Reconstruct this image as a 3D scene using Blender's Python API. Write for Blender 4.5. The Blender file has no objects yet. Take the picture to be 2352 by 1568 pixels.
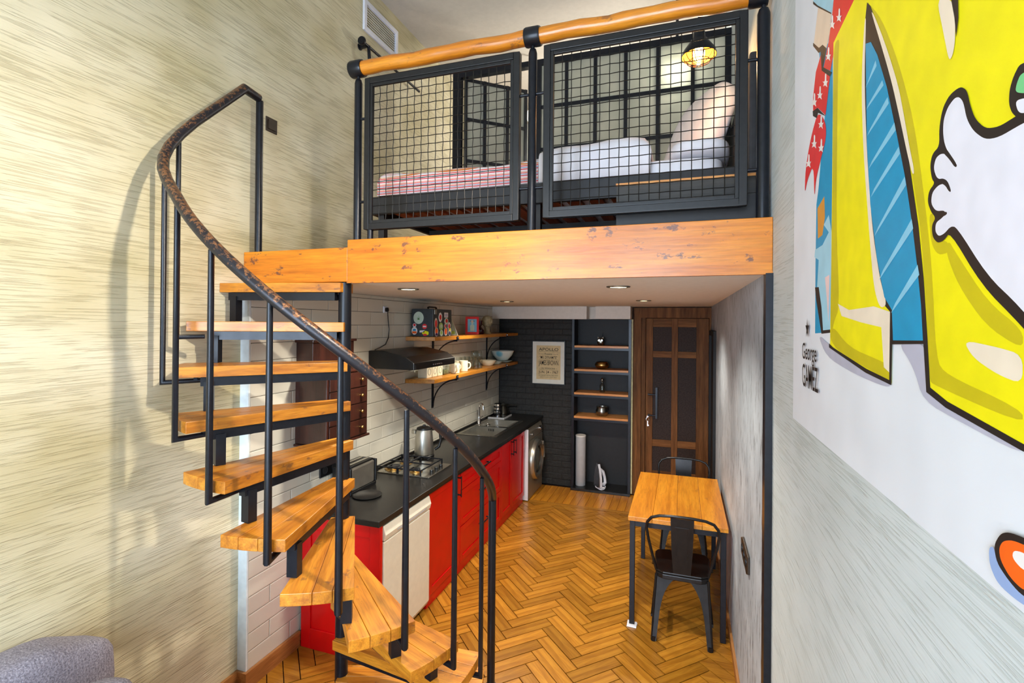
import bpy, math, random
from mathutils import Vector, Matrix
random.seed(7)
PI = math.pi
SC = bpy.context.scene
COL = SC.collection

# ---------------------------------------------------------------- camera
cam_d = bpy.data.cameras.new('camera'); cam = bpy.data.objects.new('camera', cam_d); COL.objects.link(cam)
F_PX, YAW, PITCH, ROLL, CAM_H = 1149.8, .328, .0042, .0084, 2.1118
cam_d.sensor_width = 36; cam_d.lens = F_PX / 2352 * 36; cam_d.clip_start = .03
cam_d.shift_y = (737.0 - 784.0) / 2352
cr_ = Vector((math.cos(YAW), math.sin(YAW), 0)); cf_ = Vector((-math.sin(YAW), math.cos(YAW), 0)); cu_ = Vector((0, 0, 1))
f2 = cf_ * math.cos(PITCH) + cu_ * math.sin(PITCH); u2 = -cf_ * math.sin(PITCH) + cu_ * math.cos(PITCH)
r3 = cr_ * math.cos(ROLL) + u2 * math.sin(ROLL); u3 = -cr_ * math.sin(ROLL) + u2 * math.cos(ROLL)
cam.matrix_world = Matrix(((r3.x, u3.x, -f2.x, 0), (r3.y, u3.y, -f2.y, 0), (r3.z, u3.z, -f2.z, CAM_H), (0, 0, 0, 1)))
SC.camera = cam

# ---------------------------------------------------------------- world, lights, exposure
w = bpy.data.worlds.new('world'); SC.world = w; w.use_nodes = True
w.node_tree.nodes['Background'].inputs[0].default_value = (.62, .78, 1, 1)
w.node_tree.nodes['Background'].inputs[1].default_value = .6
def light(name, kind, loc, power, col, rot=(0, 0, 0), **k):
    d = bpy.data.lights.new(name, kind); d.energy = power; d.color = col
    for a, b in k.items(): setattr(d, a, b)
    o = bpy.data.objects.new(name, d); o.location = loc; o.rotation_euler = rot; COL.objects.link(o); return o
# two tall windows in the wall behind the camera (daylight), a hanging lamp above the frame
light('window_daylight', 'AREA', (-1.75, -2.52, 2.0), 200, (.68, .83, 1), (PI/2, 0, 0), shape='RECTANGLE', size=1.0, size_y=2.6)
light('window_daylight', 'AREA', (-.45, -2.52, 2.0), 200, (.68, .83, 1), (PI/2, 0, 0), shape='RECTANGLE', size=1.0, size_y=2.6)
light('hanging_lamp_light', 'SPOT', (-.35, 1.33, 3.06), 215, (1, .89, .74), Vector((-2.07, .0, -2.3)).to_track_quat('-Z', 'Y').to_euler(), spot_size=math.radians(146), spot_blend=.9, shadow_soft_size=.04)
cy_ = SC.cycles; cy_.max_bounces = 5; cy_.diffuse_bounces = 3; cy_.glossy_bounces = 2; cy_.transmission_bounces = 3; cy_.transparent_max_bounces = 10
cy_.use_denoising = True; cy_.use_adaptive_sampling = True; cy_.adaptive_threshold = .07; cy_.adaptive_min_samples = 12; cy_.caustics_reflective = False; cy_.caustics_refractive = False
SC.view_settings.view_transform = 'Standard'; SC.view_settings.look = 'None'
SC.view_settings.exposure = -0.45; SC.view_settings.gamma = 1; SC.view_settings.use_curve_mapping = False

# ---------------------------------------------------------------- helpers
def lin(c):
    return tuple(((x/255)/12.92 if x/255 <= .04045 else ((x/255+.055)/1.055)**2.4) for x in c) + (1,)
def nt(name):
    m = bpy.data.materials.new(name); m.use_nodes = True
    n = m.node_tree; return m, n.nodes, n.links, n.nodes['Principled BSDF']
def coords(N, L, scale, kind='Object', rot=(0, 0, 0)):
    t = N.new('ShaderNodeTexCoord'); mp = N.new('ShaderNodeMapping')
    mp.inputs['Scale'].default_value = scale; mp.inputs['Rotation'].default_value = rot
    L.new(t.outputs[kind], mp.inputs[0]); return mp.outputs[0]
def noise(N, L, vec, scale=1, detail=3, rough=.55):
    n = N.new('ShaderNodeTexNoise'); n.inputs['Scale'].default_value = scale
    n.inputs['Detail'].default_value = detail; n.inputs['Roughness'].default_value = rough
    L.new(vec, n.inputs['Vector']); return n.outputs['Fac']
def ramp(N, L, fac, stops):
    r = N.new('ShaderNodeValToRGB'); e = r.color_ramp.elements
    while len(e) < len(stops): e.new(.5)
    for i, (p, c) in enumerate(stops): e[i].position = p; e[i].color = c
    L.new(fac, r.inputs[0]); return r.outputs[0]
def mixc(N, L, fac, a, b, mode='MIX'):
    m = N.new('ShaderNodeMix'); m.data_type = 'RGBA'; m.blend_type = mode
    for s, v in ((m.inputs[0], fac), (m.inputs[6], a), (m.inputs[7], b)):
        if hasattr(v, 'links'): L.new(v, s)
        else: s.default_value = v
    return m.outputs[2]
def bumpn(N, L, P, h, strength, dist=.01):
    b = N.new('ShaderNodeBump'); b.inputs['Strength'].default_value = strength; b.inputs['Distance'].default_value = dist
    L.new(h, b.inputs['Height']); L.new(b.outputs[0], P.inputs['Normal'])
def scl(c, k): return tuple(min(1, x*k) for x in c[:3]) + (1,)
MAT = {}
def basic(name, rgb, rough=.5, metal=0, var=.12, scale=25, bump=0, coat=0, spec=None):
    if name in MAT: return MAT[name]
    m, N, L, P = nt(name); c = lin(rgb)
    f = noise(N, L, coords(N, L, (1, 1, 1)), scale, 1)
    L.new(ramp(N, L, f, [(.3, scl(c, 1-var)), (.7, scl(c, 1+var))]), P.inputs['Base Color'])
    P.inputs['Roughness'].default_value = rough; P.inputs['Metallic'].default_value = metal
    if coat: P.inputs['Coat Weight'].default_value = coat; P.inputs['Coat Roughness'].default_value = .15
    if spec is not None: P.inputs['Specular IOR Level'].default_value = spec
    if bump: bumpn(N, L, P, f, bump)
    MAT[name] = m; return m
def wood(name, dark, light_, axis='x', rough=.35, grain=1.0, knots=0, vary=.25, coat=.2):
    if name in MAT: return MAT[name]
    m, N, L, P = nt(name)
    s = {'x': (1.2, 16, 16), 'y': (16, 1.2, 16), 'z': (16, 16, 1.2)}[axis]
    v = coords(N, L, tuple(a*grain for a in s))
    f = noise(N, L, v, 1.6, 3, .6); g = noise(N, L, coords(N, L, tuple(a*grain*6 for a in s)), 1.5, 2, .6)
    c = ramp(N, L, f, [(.28, lin(dark)), (.5, scl(lin(tuple((a+b)/2 for a, b in zip(dark, light_))), 1.05)), (.72, lin(light_))])
    c = mixc(N, L, .35, c, ramp(N, L, g, [(.35, (.45, .42, .40, 1)), (.6, (1, 1, 1, 1))]), 'MULTIPLY')
    oi = N.new('ShaderNodeObjectInfo')
    c = mixc(N, L, 1.0, c, ramp(N, L, oi.outputs['Random'], [(0, (1-vary, 1-vary, 1-vary*1.2, 1)), (1, (1, 1, 1, 1))]), 'MULTIPLY')
    if knots:
        k = noise(N, L, coords(N, L, (7, 7, 13) if axis == 'x' else (13, 7, 13)), 1.5, 5, .7)
        c = mixc(N, L, ramp(N, L, k, [(.595, (0, 0, 0, 1)), (.65, (knots, knots, knots, 1))]), c, lin((58, 42, 50)))
    L.new(c, P.inputs['Base Color']); P.inputs['Roughness'].default_value = rough
    P.inputs['Coat Weight'].default_value = coat; P.inputs['Coat Roughness'].default_value = .2
    bumpn(N, L, P, g, .12, .004)
    MAT[name] = m; return m
def plaster(name, a, b, axis='y', strength=.6, dens=1.0, dark=(.46, .42, .32, 1)):
    # trowelled plaster: fine, short horizontal scratches in patches
    m, N, L, P = nt(name)
    def streak(sy, sz, r):
        n = N.new('ShaderNodeTexNoise'); n.inputs['Scale'].default_value = 1; n.inputs['Detail'].default_value = 1; n.inputs['Roughness'].default_value = .5; n.inputs['Distortion'].default_value = 0
        L.new(coords(N, L, (1, sy, sz*dens), rot=(r, 0, 0)), n.inputs['Vector']); return n.outputs['Fac']
    p = noise(N, L, coords(N, L, (1, 1.1, 1.8)), 1.5, 2, .55); q = noise(N, L, coords(N, L, (1, 2.6, 4.5)), 2, 1, .5)
    s1, s2 = streak(5, 190, .012), streak(9, 420, .008)
    def math_(op, x, y, z=None):
        n = N.new('ShaderNodeMath'); n.operation = op
        for i, v in enumerate((x, y, z)):
            if v is None: continue
            if hasattr(v, 'links'): L.new(v, n.inputs[i])
            else: n.inputs[i].default_value = v
        return n.outputs[0]
    dens_ = math_('MULTIPLY_ADD', q, .26, -.13)
    m1 = ramp(N, L, math_('ADD', s1, dens_), [(.56, (0, 0, 0, 1)), (.64, (1, 1, 1, 1))])
    m2 = ramp(N, L, math_('ADD', s2, dens_), [(.58, (0, 0, 0, 1)), (.68, (1, 1, 1, 1))])
    mk = math_('MAXIMUM', m1, math_('MULTIPLY', m2, .7))
    c = ramp(N, L, p, [(.3, lin(a)), (.7, lin(b))])
    c = mixc(N, L, math_('MULTIPLY', mk, .34), c, mixc(N, L, 1.0, c, dark, 'MULTIPLY'))
    L.new(c, P.inputs['Base Color']); P.inputs['Roughness'].default_value = .75
    h = math_('SUBTRACT', math_('MULTIPLY', s1, .35), m1)
    bumpn(N, L, P, h, strength, .008)
    MAT[name] = m; return m
def glass(name, rgb=(240, 244, 242)):
    m, N, L, P = nt(name); f = noise(N, L, coords(N, L, (1, 1, 1)), 8, 2)
    c = ramp(N, L, f, [(.3, scl(lin(rgb), .96)), (.7, lin(rgb))])
    t = N.new('ShaderNodeBsdfTransparent'); g = N.new('ShaderNodeBsdfGlossy'); g.inputs['Roughness'].default_value = .04
    fr = N.new('ShaderNodeLayerWeight'); fr.inputs['Blend'].default_value = .25
    mx = N.new('ShaderNodeMixShader'); L.new(ramp(N, L, fr.outputs['Facing'], [(0, (.05, .05, .05, 1)), (1, (.45, .45, .45, 1))]), mx.inputs[0]); L.new(c, t.inputs[0])
    L.new(t.outputs[0], mx.inputs[1]); L.new(g.outputs[0], mx.inputs[2]); L.new(mx.outputs[0], N['Material Output'].inputs[0])
    MAT[name] = m; return m
def emit(name, rgb, power):
    m, N, L, P = nt(name); P.inputs['Emission Color'].default_value = lin(rgb); P.inputs['Emission Strength'].default_value = power
    f = noise(N, L, coords(N, L, (1, 1, 1)), 5, 1); L.new(ramp(N, L, f, [(0, lin(rgb)), (1, scl(lin(rgb), .9))]), P.inputs['Base Color'])
    MAT[name] = m; return m

class MB:
    def __init__(s): s.v = []; s.f = []
    def add(s, V, F):
        n = len(s.v); s.v += [tuple(p) for p in V]; s.f += [tuple(i+n for i in f) for f in F]; return s
    def box(s, x0, y0, z0, x1, y1, z1):
        return s.add([(x0,y0,z0),(x1,y0,z0),(x1,y1,z0),(x0,y1,z0),(x0,y0,z1),(x1,y0,z1),(x1,y1,z1),(x0,y1,z1)],
                     [(0,3,2,1),(4,5,6,7),(0,1,5,4),(1,2,6,5),(2,3,7,6),(3,0,4,7)])
    def bar(s, a, b, wd, ht, up=(0, 0, 1)):
        a = Vector(a); b = Vector(b); d = (b-a).normalized(); u = Vector(up)
        if abs(d.dot(u)) > .98: u = Vector((1, 0, 0))
        r = d.cross(u).normalized()*wd/2; u = r.cross(d).normalized()*ht/2
        return s.add([a-r-u, a+r-u, b+r-u, b-r-u, a-r+u, a+r+u, b+r+u, b-r+u],
                     [(0,3,2,1),(4,5,6,7),(0,1,5,4),(1,2,6,5),(2,3,7,6),(3,0,4,7)])
    def tube(s, path, r, n=10, closed=False):
        P = [Vector(p) for p in path]; m = len(P); V = []; F = []
        rs = r if isinstance(r, (list, tuple)) else [r]*m
        t0 = (P[1]-P[0]).normalized(); u = t0.orthogonal().normalized(); 
        for i in range(m):
            if closed: t = (P[(i+1) % m]-P[i-1]).normalized()
            else: t = ((P[i+1]-P[i]) if i == 0 else (P[i]-P[i-1]) if i == m-1 else (P[i+1]-P[i]).normalized()+(P[i]-P[i-1]).normalized()).normalized()
            u = (u-t*u.dot(t)).normalized(); b = t.cross(u)
            k = 1.0
            if not closed and 0 < i < m-1:
                c = (P[i+1]-P[i]).normalized().dot((P[i]-P[i-1]).normalized()); k = 1/max(.6, math.sqrt((1+c)/2))
            for j in range(n):
                a = 2*PI*j/n; V.append(P[i]+(u*math.cos(a)+b*math.sin(a))*rs[i]*k)
        for i in range(m if closed else m-1):
            for j in range(n):
                a = i*n+j; b_ = i*n+(j+1) % n; c = ((i+1) % m)*n+(j+1) % n; d = ((i+1) % m)*n+j; F.append((a, b_, c, d))
        if not closed: F.append(tuple(range(n-1, -1, -1))); F.append(tuple((m-1)*n+j for j in range(n)))
        return s.add(V, F)
    def lathe(s, prof, c=(0, 0, 0), n=20, axis='z', open_=False):
        V = []; F = []; m = len(prof)
        for r, z in prof:
            for j in range(n):
                a = 2*PI*j/n; x, y = r*math.cos(a), r*math.sin(a)
                p = (x, y, z) if axis == 'z' else (z, x, y) if axis == 'x' else (x, z, y)
                V.append((p[0]+c[0], p[1]+c[1], p[2]+c[2]))
        for i in range(m-1):
            for j in range(n): F.append((i*n+j, i*n+(j+1) % n, (i+1)*n+(j+1) % n, (i+1)*n+j))
        if prof[0][0] > 1e-5 and not open_: F.append(tuple(range(n-1, -1, -1)))
        if prof[-1][0] > 1e-5 and not open_: F.append(tuple((m-1)*n+j for j in range(n)))
        return s.add(V, F)
    def prism(s, poly, plane, a, b):
        n = len(poly)
        mk = {'xy': lambda p, h: (p[0], p[1], h), 'xz': lambda p, h: (p[0], h, p[1]), 'yz': lambda p, h: (h, p[0], p[1])}[plane]
        V = [mk(p, a) for p in poly]+[mk(p, b) for p in poly]
        F = [tuple(range(n-1, -1, -1)), tuple(range(n, 2*n))]+[(i, (i+1) % n, n+(i+1) % n, n+i) for i in range(n)]
        return s.add(V, F)
    def blob(s, c, h, e=.45, nu=28, nv=18, rot=None, fn=None, e2=None):
        sp = lambda x, k: math.copysign(abs(x)**k, x); V = []; F = []; e2 = e2 or e
        for i in range(nv+1):
            v = -PI/2+PI*i/nv
            for j in range(nu):
                u = 2*PI*j/nu
                p = Vector((h[0]*sp(math.cos(v), e)*sp(math.cos(u), e2), h[1]*sp(math.cos(v), e)*sp(math.sin(u), e2), h[2]*sp(math.sin(v), e)))
                if fn: p = fn(p)
                if rot: p = rot @ p
                V.append(p+Vector(c))
        for i in range(nv):
            for j in range(nu): F.append((i*nu+j, i*nu+(j+1) % nu, (i+1)*nu+(j+1) % nu, (i+1)*nu+j))
        return s.add(V, F)
    def mesh(s, name, smooth=None):
        me = bpy.data.meshes.new(name); me.from_pydata([tuple(p) for p in s.v], [], s.f); me.validate()
        import bmesh
        bm = bmesh.new(); bm.from_mesh(me); bmesh.ops.remove_doubles(bm, verts=bm.verts, dist=1e-6)
        bmesh.ops.recalc_face_normals(bm, faces=bm.faces); bm.to_mesh(me); bm.free()
        if smooth:
            me.polygons.foreach_set('use_smooth', [True]*len(me.polygons)); me.set_sharp_from_angle(angle=math.radians(smooth))
        return me
    def build(s, name, mat, parent=None, smooth=None, bevel=0, kind=None):
        me = s.mesh(name, smooth); return link(name, me, mat, parent, bevel, kind)
BASE = {}
def link(name, me, mat, parent=None, bevel=0, kind=None):
    if mat is not None: me.materials.append(MAT[mat] if isinstance(mat, str) else mat)
    o = bpy.data.objects.new(name, me); COL.objects.link(o)
    if parent is not None:
        o.parent = parent
        if parent in BASE: o.matrix_parent_inverse = Matrix.Translation(-Vector(BASE[parent]))
    if bevel:
        b = o.modifiers.new('bevel', 'BEVEL'); b.width = bevel; b.segments = 2; b.limit_method = 'ANGLE'; b.angle_limit = .6
    if kind: o['kind'] = kind
    return o
def tag(o, label, cat, group=None):
    o['label'] = label; o['category'] = cat
    if group: o['group'] = group
    return o
def thing(name, label, cat, loc=(0, 0, 0), group=None, local=False, rotz=0):
    o = bpy.data.objects.new(name, None); o.location = loc; o.rotation_euler = (0, 0, rotz); o.empty_display_size = .05; COL.objects.link(o)
    if not local: BASE[o] = loc
    return tag(o, label, cat, group)
def single(o, label, cat, group=None):
    # move the origin of a one-mesh thing to its base
    vs = o.data.vertices; xs = [v.co for v in vs]
    c = Vector(((min(p.x for p in xs)+max(p.x for p in xs))/2, (min(p.y for p in xs)+max(p.y for p in xs))/2, min(p.z for p in xs)))
    o.data.transform(Matrix.Translation(-c)); o.location = c
    return tag(o, label, cat, group)
def clone(root, loc, rotz=0, label=None):
    r = root.copy(); COL.objects.link(r); r.location = loc; r.rotation_euler = (0, 0, rotz)
    if label: r['label'] = label
    for ch in list(root.children):
        c = ch.copy(); COL.objects.link(c); c.parent = r
        for g in list(ch.children):
            d = g.copy(); COL.objects.link(d); d.parent = c
    return r
def struct(mb, name, mat, parent=None, **k):
    o = mb.build(name, mat, parent, **k)
    if parent is None: o['kind'] = 'structure'
    return o
def text(name, s, mat, parent, o, u, v, wd, ht, bold=.03):
    cu = bpy.data.curves.new(name, 'FONT'); cu.body = s; cu.resolution_u = 3; cu.offset = bold
    t = bpy.data.objects.new(name, cu); COL.objects.link(t)
    dg = bpy.context.evaluated_depsgraph_get(); me = bpy.data.meshes.new_from_object(t.evaluated_get(dg))
    bpy.data.objects.remove(t); bpy.data.curves.remove(cu)
    xs = [p.co.x for p in me.vertices]; ys = [p.co.y for p in me.vertices]
    x0, x1, y0, y1 = min(xs), max(xs), min(ys), max(ys); o = Vector(o); u = Vector(u); v = Vector(v)
    for p in me.vertices: p.co = o+u*((p.co.x-x0)/(x1-x0)*wd)+v*((p.co.y-y0)/(y1-y0)*ht)
    me.materials.clear(); return link(name, me, mat, parent)
def clip(poly, a, b, c):
    # keep a*x+b*y <= c
    out = []
    for i, p in enumerate(poly):
        q = poly[(i+1) % len(poly)]; dp = a*p[0]+b*p[1]-c; dq = a*q[0]+b*q[1]-c
        if dp <= 0: out.append(p)
        if (dp < 0 < dq) or (dq < 0 < dp):
            t = dp/(dp-dq); out.append((p[0]+(q[0]-p[0])*t, p[1]+(q[1]-p[1])*t))
    return out

# ---------------------------------------------------------------- materials
plaster('plaster_left', (200, 188, 146), (232, 224, 196), 'y', .5)
plaster('plaster_right', (196, 204, 206), (212, 220, 224), 'y', .4, 1.2, (.6, .62, .58, 1))
basic('ceiling_paint', (196, 190, 180), .9, var=.03)
basic('soffit_paint', (232, 228, 220), .8, var=.03)
basic('box_white', (228, 222, 214), .7, var=.03)
basic('edge_white', (226, 236, 240), .6, var=.05)
wood('plank_oak', (156, 96, 24), (214, 150, 52), 'x', .28, 1.0, 0, .38, .3)
basic('floor_joint', (58, 34, 14), .8)
wood('beam_oak', (192, 100, 14), (232, 146, 32), 'x', .4, .7, .75, .05, .25)
wood('tread_oak', (178, 102, 22), (236, 160, 50), 'x', .38, 1.0, .5, .2, .25)
wood('rail_wood', (190, 104, 20), (234, 150, 42), 'x', .3, .8, .5, .1, .35)
wood('shelf_wood', (176, 106, 26), (226, 156, 52), 'y', .4, .9, .2, .1)
wood('niche_board', (220, 136, 62), (250, 182, 106), 'x', .5, 1, 0, .1)
wood('table_wood', (190, 112, 24), (236, 160, 46), 'y', .3, .8, .25, .22, .3)
wood('door_wood', (92, 56, 28), (150, 98, 54), 'z', .6, 1, 0, .2, 0)
wood('door_wood_x', (104, 64, 32), (162, 108, 62), 'x', .6, 1, 0, .2, 0)
wood('mahogany', (44, 20, 14), (74, 36, 26), 'z', .35, .6, 0, .1, .3)
wood('baseboard_wood', (150, 92, 44), (196, 134, 76), 'y', .45, 1, 0, .1)
wood('slat_wood', (150, 72, 44), (190, 100, 62), 'y', .6, 1, 0, .2, 0)
wood('dark_timber', (36, 32, 28), (62, 54, 46), 'x', .5, 1, 0, .1, 0)
basic('black_metal', (27, 29, 36), .32, .35, .15, 40)
basic('frame_metal', (30, 29, 30), .42, .3, .12, 40)
basic('chair_metal', (40, 38, 38), .3, .6, .12, 30)
basic('bed_metal', (42, 40, 41), .5, .2, .1)
basic('wire_metal', (40, 38, 36), .4, .6, .1)
basic('black_plastic', (18, 18, 19), .35)
basic('counter_black', (26, 25, 24), .3, 0, .25, 120)
basic('red_paint', (200, 5, 9), .32, 0, .06, 8)
basic('white_enamel', (226, 220, 204), .35, 0, .03)
basic('cool_white', (232, 232, 240), .4, 0, .03)
basic('steel', (196, 192, 182), .24, 1, .06, 15)
basic('brushed_steel', (190, 186, 176), .32, .92, .08, 15)
basic('washer_silver', (150, 144, 132), .35, .55, .05)
basic('chrome', (225, 225, 228), .08, 1, .03)
basic('brass', (196, 160, 96), .28, 1, .12)
basic('pewter', (150, 144, 132), .3, 1, .12)
basic('ceramic_cream', (238, 232, 204), .25, 0, .03)
basic('ceramic_mint', (206, 226, 216), .25, 0, .04)
basic('linen_white', (238, 232, 236), .85, 0, .04, 12, .15)
basic('brick_black', (36, 35, 33), .7, 0, .3, 30, .5)
basic('mortar_black', (33, 32, 31), .8, 0, .3, 40, .3)
basic('panel_black', (30, 30, 32), .6)
basic('tile_white', (214, 210, 196), .12, 0, .025, 3)
basic('grout_dark', (40, 40, 37), .8)
basic('door_glass_dark', (60, 48, 44), .65, 0, .25, 60)
basic('paper_white', (236, 234, 222), .8, 0, .02)
basic('paper_tan', (224, 200, 152), .8, 0, .06)
basic('ink_black', (24, 22, 22), .8)
basic('ivory', (212, 200, 150), .6)
basic('tube_grey', (186, 186, 188), .6, 0, .04)
basic('grey_fabric', (60, 60, 64), .9)
glass('clear_glass')
emit('downlight_glow', (255, 240, 190), 14)
emit('bulb_glow', (255, 176, 80), 90)
# concrete with dark vertical streaks
m, N, L, P = nt('concrete'); MAT['concrete'] = m
a = noise(N, L, coords(N, L, (1, 1.4, 1.4)), 1.8, 5); b = noise(N, L, coords(N, L, (1, 34, 6)), 1.3, 4, .66)
c = ramp(N, L, a, [(.3, lin((146, 154, 164))), (.7, lin((186, 194, 204)))])
c = mixc(N, L, ramp(N, L, b, [(.55, (0, 0, 0, 1)), (.66, (.75, .75, .75, 1))]), c, lin((58, 54, 52)))
L.new(c, P.inputs['Base Color']); P.inputs['Roughness'].default_value = .6; bumpn(N, L, P, b, .25, -.006)
# handrail: dark paint worn through to coppery metal on the grip side
m, N, L, P = nt('worn_rail'); MAT['worn_rail'] = m
a = noise(N, L, coords(N, L, (1, 1, 1)), 55, 8, .75); g = N.new('ShaderNodeNewGeometry'); sx = N.new('ShaderNodeSeparateXYZ'); L.new(g.outputs['Normal'], sx.inputs[0])
mm = N.new('ShaderNodeMath'); mm.operation = 'MULTIPLY_ADD'; mm.inputs[1].default_value = .16; L.new(sx.outputs[2], mm.inputs[0]); L.new(a, mm.inputs[2])
f = ramp(N, L, mm.outputs[0], [(.58, (0, 0, 0, 1)), (.66, (1, 1, 1, 1))])
L.new(mixc(N, L, f, lin((46, 45, 50)), lin((150, 104, 70))), P.inputs['Base Color']); P.inputs['Roughness'].default_value = .36; P.inputs['Metallic'].default_value = .5
bumpn(N, L, P, a, .15, .003)
# frosted partition glass
m, N, L, P = nt('frosted_glass'); MAT['frosted_glass'] = m
t = N.new('ShaderNodeBsdfTranslucent'); mx = N.new('ShaderNodeMixShader'); mx.inputs[0].default_value = .55
f = noise(N, L, coords(N, L, (1, 1, 1)), 6, 2); cc = ramp(N, L, f, [(.3, lin((182, 184, 174))), (.7, lin((196, 196, 186)))])
L.new(cc, t.inputs[0]); L.new(cc, P.inputs['Base Color']); P.inputs['Roughness'].default_value = .25
L.new(P.outputs[0], mx.inputs[1]); L.new(t.outputs[0], mx.inputs[2]); L.new(mx.outputs[0], N['Material Output'].inputs[0])
# striped blanket (stripes follow the fold across side and top)
m, N, L, P = nt('striped_blanket'); MAT['striped_blanket'] = m
v = N.new('ShaderNodeTexCoord'); sp = N.new('ShaderNodeSeparateXYZ'); L.new(v.outputs['Object'], sp.inputs[0])
d = N.new('ShaderNodeMath'); d.operation = 'SUBTRACT'; L.new(sp.outputs[2], d.inputs[0]); L.new(sp.outputs[1], d.inputs[1])
e = N.new('ShaderNodeMath'); e.operation = 'MULTIPLY'; e.inputs[1].default_value = 29; L.new(d.outputs[0], e.inputs[0])
fr = N.new('ShaderNodeMath'); fr.operation = 'FRACT'; L.new(e.outputs[0], fr.inputs[0])
cr = N.new('ShaderNodeValToRGB'); cr.color_ramp.interpolation = 'CONSTANT'; el = cr.color_ramp.elements
st = [(0, (240, 206, 208)), (.16, (200, 36, 44)), (.30, (238, 228, 226)), (.40, (60, 84, 150)), (.48, (236, 226, 224)), (.58, (222, 70, 60)), (.72, (240, 230, 228)), (.80, (226, 130, 60)), (.88, (236, 226, 226))]
while len(el) < len(st): el.new(.5)
for i, (p_, c_) in enumerate(st): el[i].position = p_; el[i].color = lin(c_)
L.new(fr.outputs[0], cr.inputs[0]); L.new(cr.outputs[0], P.inputs['Base Color']); P.inputs['Roughness'].default_value = .9
# woven sofa fabric
m, N, L, P = nt('woven_fabric'); MAT['woven_fabric'] = m
a = noise(N, L, coords(N, L, (1, 1, 1)), 160, 3, .7); wv = N.new('ShaderNodeTexWave'); wv.inputs['Scale'].default_value = 26; wv.bands_direction = 'Y'
L.new(coords(N, L, (1, 1, 1)), wv.inputs[0])
c = ramp(N, L, a, [(.3, lin((96, 92, 104))), (.7, lin((176, 172, 186)))])
c = mixc(N, L, .3, c, ramp(N, L, wv.outputs['Fac'], [(.2, (.6, .6, .65, 1)), (.6, (1, 1, 1, 1))]), 'MULTIPLY')
L.new(c, P.inputs['Base Color']); P.inputs['Roughness'].default_value = .95; bumpn(N, L, P, a, .6, .004)
PAINT = dict(blue=(14, 150, 200), pale=(160, 212, 236), black=(30, 26, 26), amber=(216, 150, 60), pink=(236, 206, 208), beige=(226, 208, 190), red=(226, 44, 48),
             white=(240, 236, 236), shade=(184, 184, 204), shade2=(150, 176, 226), yellow=(244, 232, 4), ochre=(206, 190, 14), cream=(240, 226, 206), sky=(134, 200, 230),
             glove=(232, 232, 246), green=(120, 206, 140), orange=(250, 104, 20), navy=(40, 40, 90), leaf=(70, 130, 60), mint=(206, 224, 206), lime=(170, 206, 110), purple=(90, 40, 100))
for mn_ in ('door_wood', 'door_wood_x', 'door_glass_dark'): MAT[mn_].node_tree.nodes['Principled BSDF'].inputs['Specular IOR Level'].default_value = .2
for k, c in PAINT.items(): basic('paint_'+k, c, .55, 0, .05, 18)
basic('canvas_white', (226, 230, 240), .75, 0, .04, 6)

# ---------------------------------------------------------------- setting
XL, XT, XR, XM, YB, YK, ZS, ZT, ZC = -2.42, -2.357, .327, .345, 2.25, 6.40, 2.326, 2.55, 4.82
struct(MB().box(XL-.2, -2.7, 0, XL, 6.8, ZC), 'wall_left', 'plaster_left')
struct(MB().box(XM, -2.7, 0, XM+.2, 6.8, ZC), 'wall_right', 'plaster_right')
struct(MB().box(XL-.2, -2.7, ZC, XM+.2, 6.8, ZC+.1), 'ceiling', 'ceiling_paint')
wr = MB()
for x0, x1 in ((XL, -2.25), (-1.25, -.95), (.05, XM)): wr.box(x0, -2.7, 0, x1, -2.6, ZC)
for x0, x1 in ((-2.25, -1.25), (-.95, .05)): wr.box(x0, -2.7, 0, x1, -2.6, .6); wr.box(x0, -2.7, 3.4, x1, -2.6, ZC)
struct(wr, 'wall_rear', 'plaster_right')
for i, (x0, x1) in enumerate(((-2.25, -1.25), (-.95, .05))):
    fr_ = MB()
    for a, b in ((x0, x0+.05), (x1-.05, x1), ((x0+x1)/2-.02, (x0+x1)/2+.02)): fr_.box(a, -2.68, .6, b, -2.62, 3.4)
    for a in (.6, 2.5, 3.35): fr_.box(x0+.05, -2.68, a, x1-.05, -2.62, a+.05)
    struct(fr_, 'window_%d' % (i+1), 'cool_white')
struct(MB().box(XL, 6.5, ZT, XM, 6.8, ZC), 'wall_loft_back', 'plaster_right')

# floor with herringbone planks
fl = struct(MB().box(XL-.2, -2.7, -.12, XM+.2, 6.8, -.013), 'floor', 'floor_joint')
LP, WP, G = .36, .09, .0028
pl_me = MB().box(-LP/2+G, -WP/2+G, -.012, LP/2-G, WP/2-G, 0).mesh('plank'); pl_me.materials.append(MAT['plank_oak'])
cs = math.cos(PI/4); planks = []
for k in range(-60, 120):
    for j in range(-30, 31):
        for o_, (cx_, cy_) in ((0, (k+j*4+2, k-j*4+.5)), (1, (k+4+j*4+.5, k+1-4-j*4+2))):
            U, V = cx_*WP, cy_*WP
            X, Y = -1.1+cs*(U-V), 1.9+cs*(U+V)
            if XL-.15 < X < XM+.15 and -2.75 < Y < 5.86: planks.append((X, Y, PI/4+o_*PI/2))
full, part = [], []
for X, Y, r in planks:
    c_, s_ = math.cos(r), math.sin(r)
    q = [(X+c_*a-s_*b, Y+s_*a+c_*b) for a, b in ((-LP/2+G, -WP/2+G), (LP/2-G, -WP/2+G), (LP/2-G, WP/2-G), (-LP/2+G, WP/2-G))]
    (full if all(XL < p[0] < XM and -2.6 < p[1] < 5.695 for p in q) else part).append((X, Y, r, q))
vis = sorted([p for p in full if (p[0] > -1.85 or p[1] < 2.75) and p[1] > 1.9], key=lambda p: (p[0]+.6)**2+(p[1]-3.4)**2)[:235]
vs_ = set(id(p) for p in vis)
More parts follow.
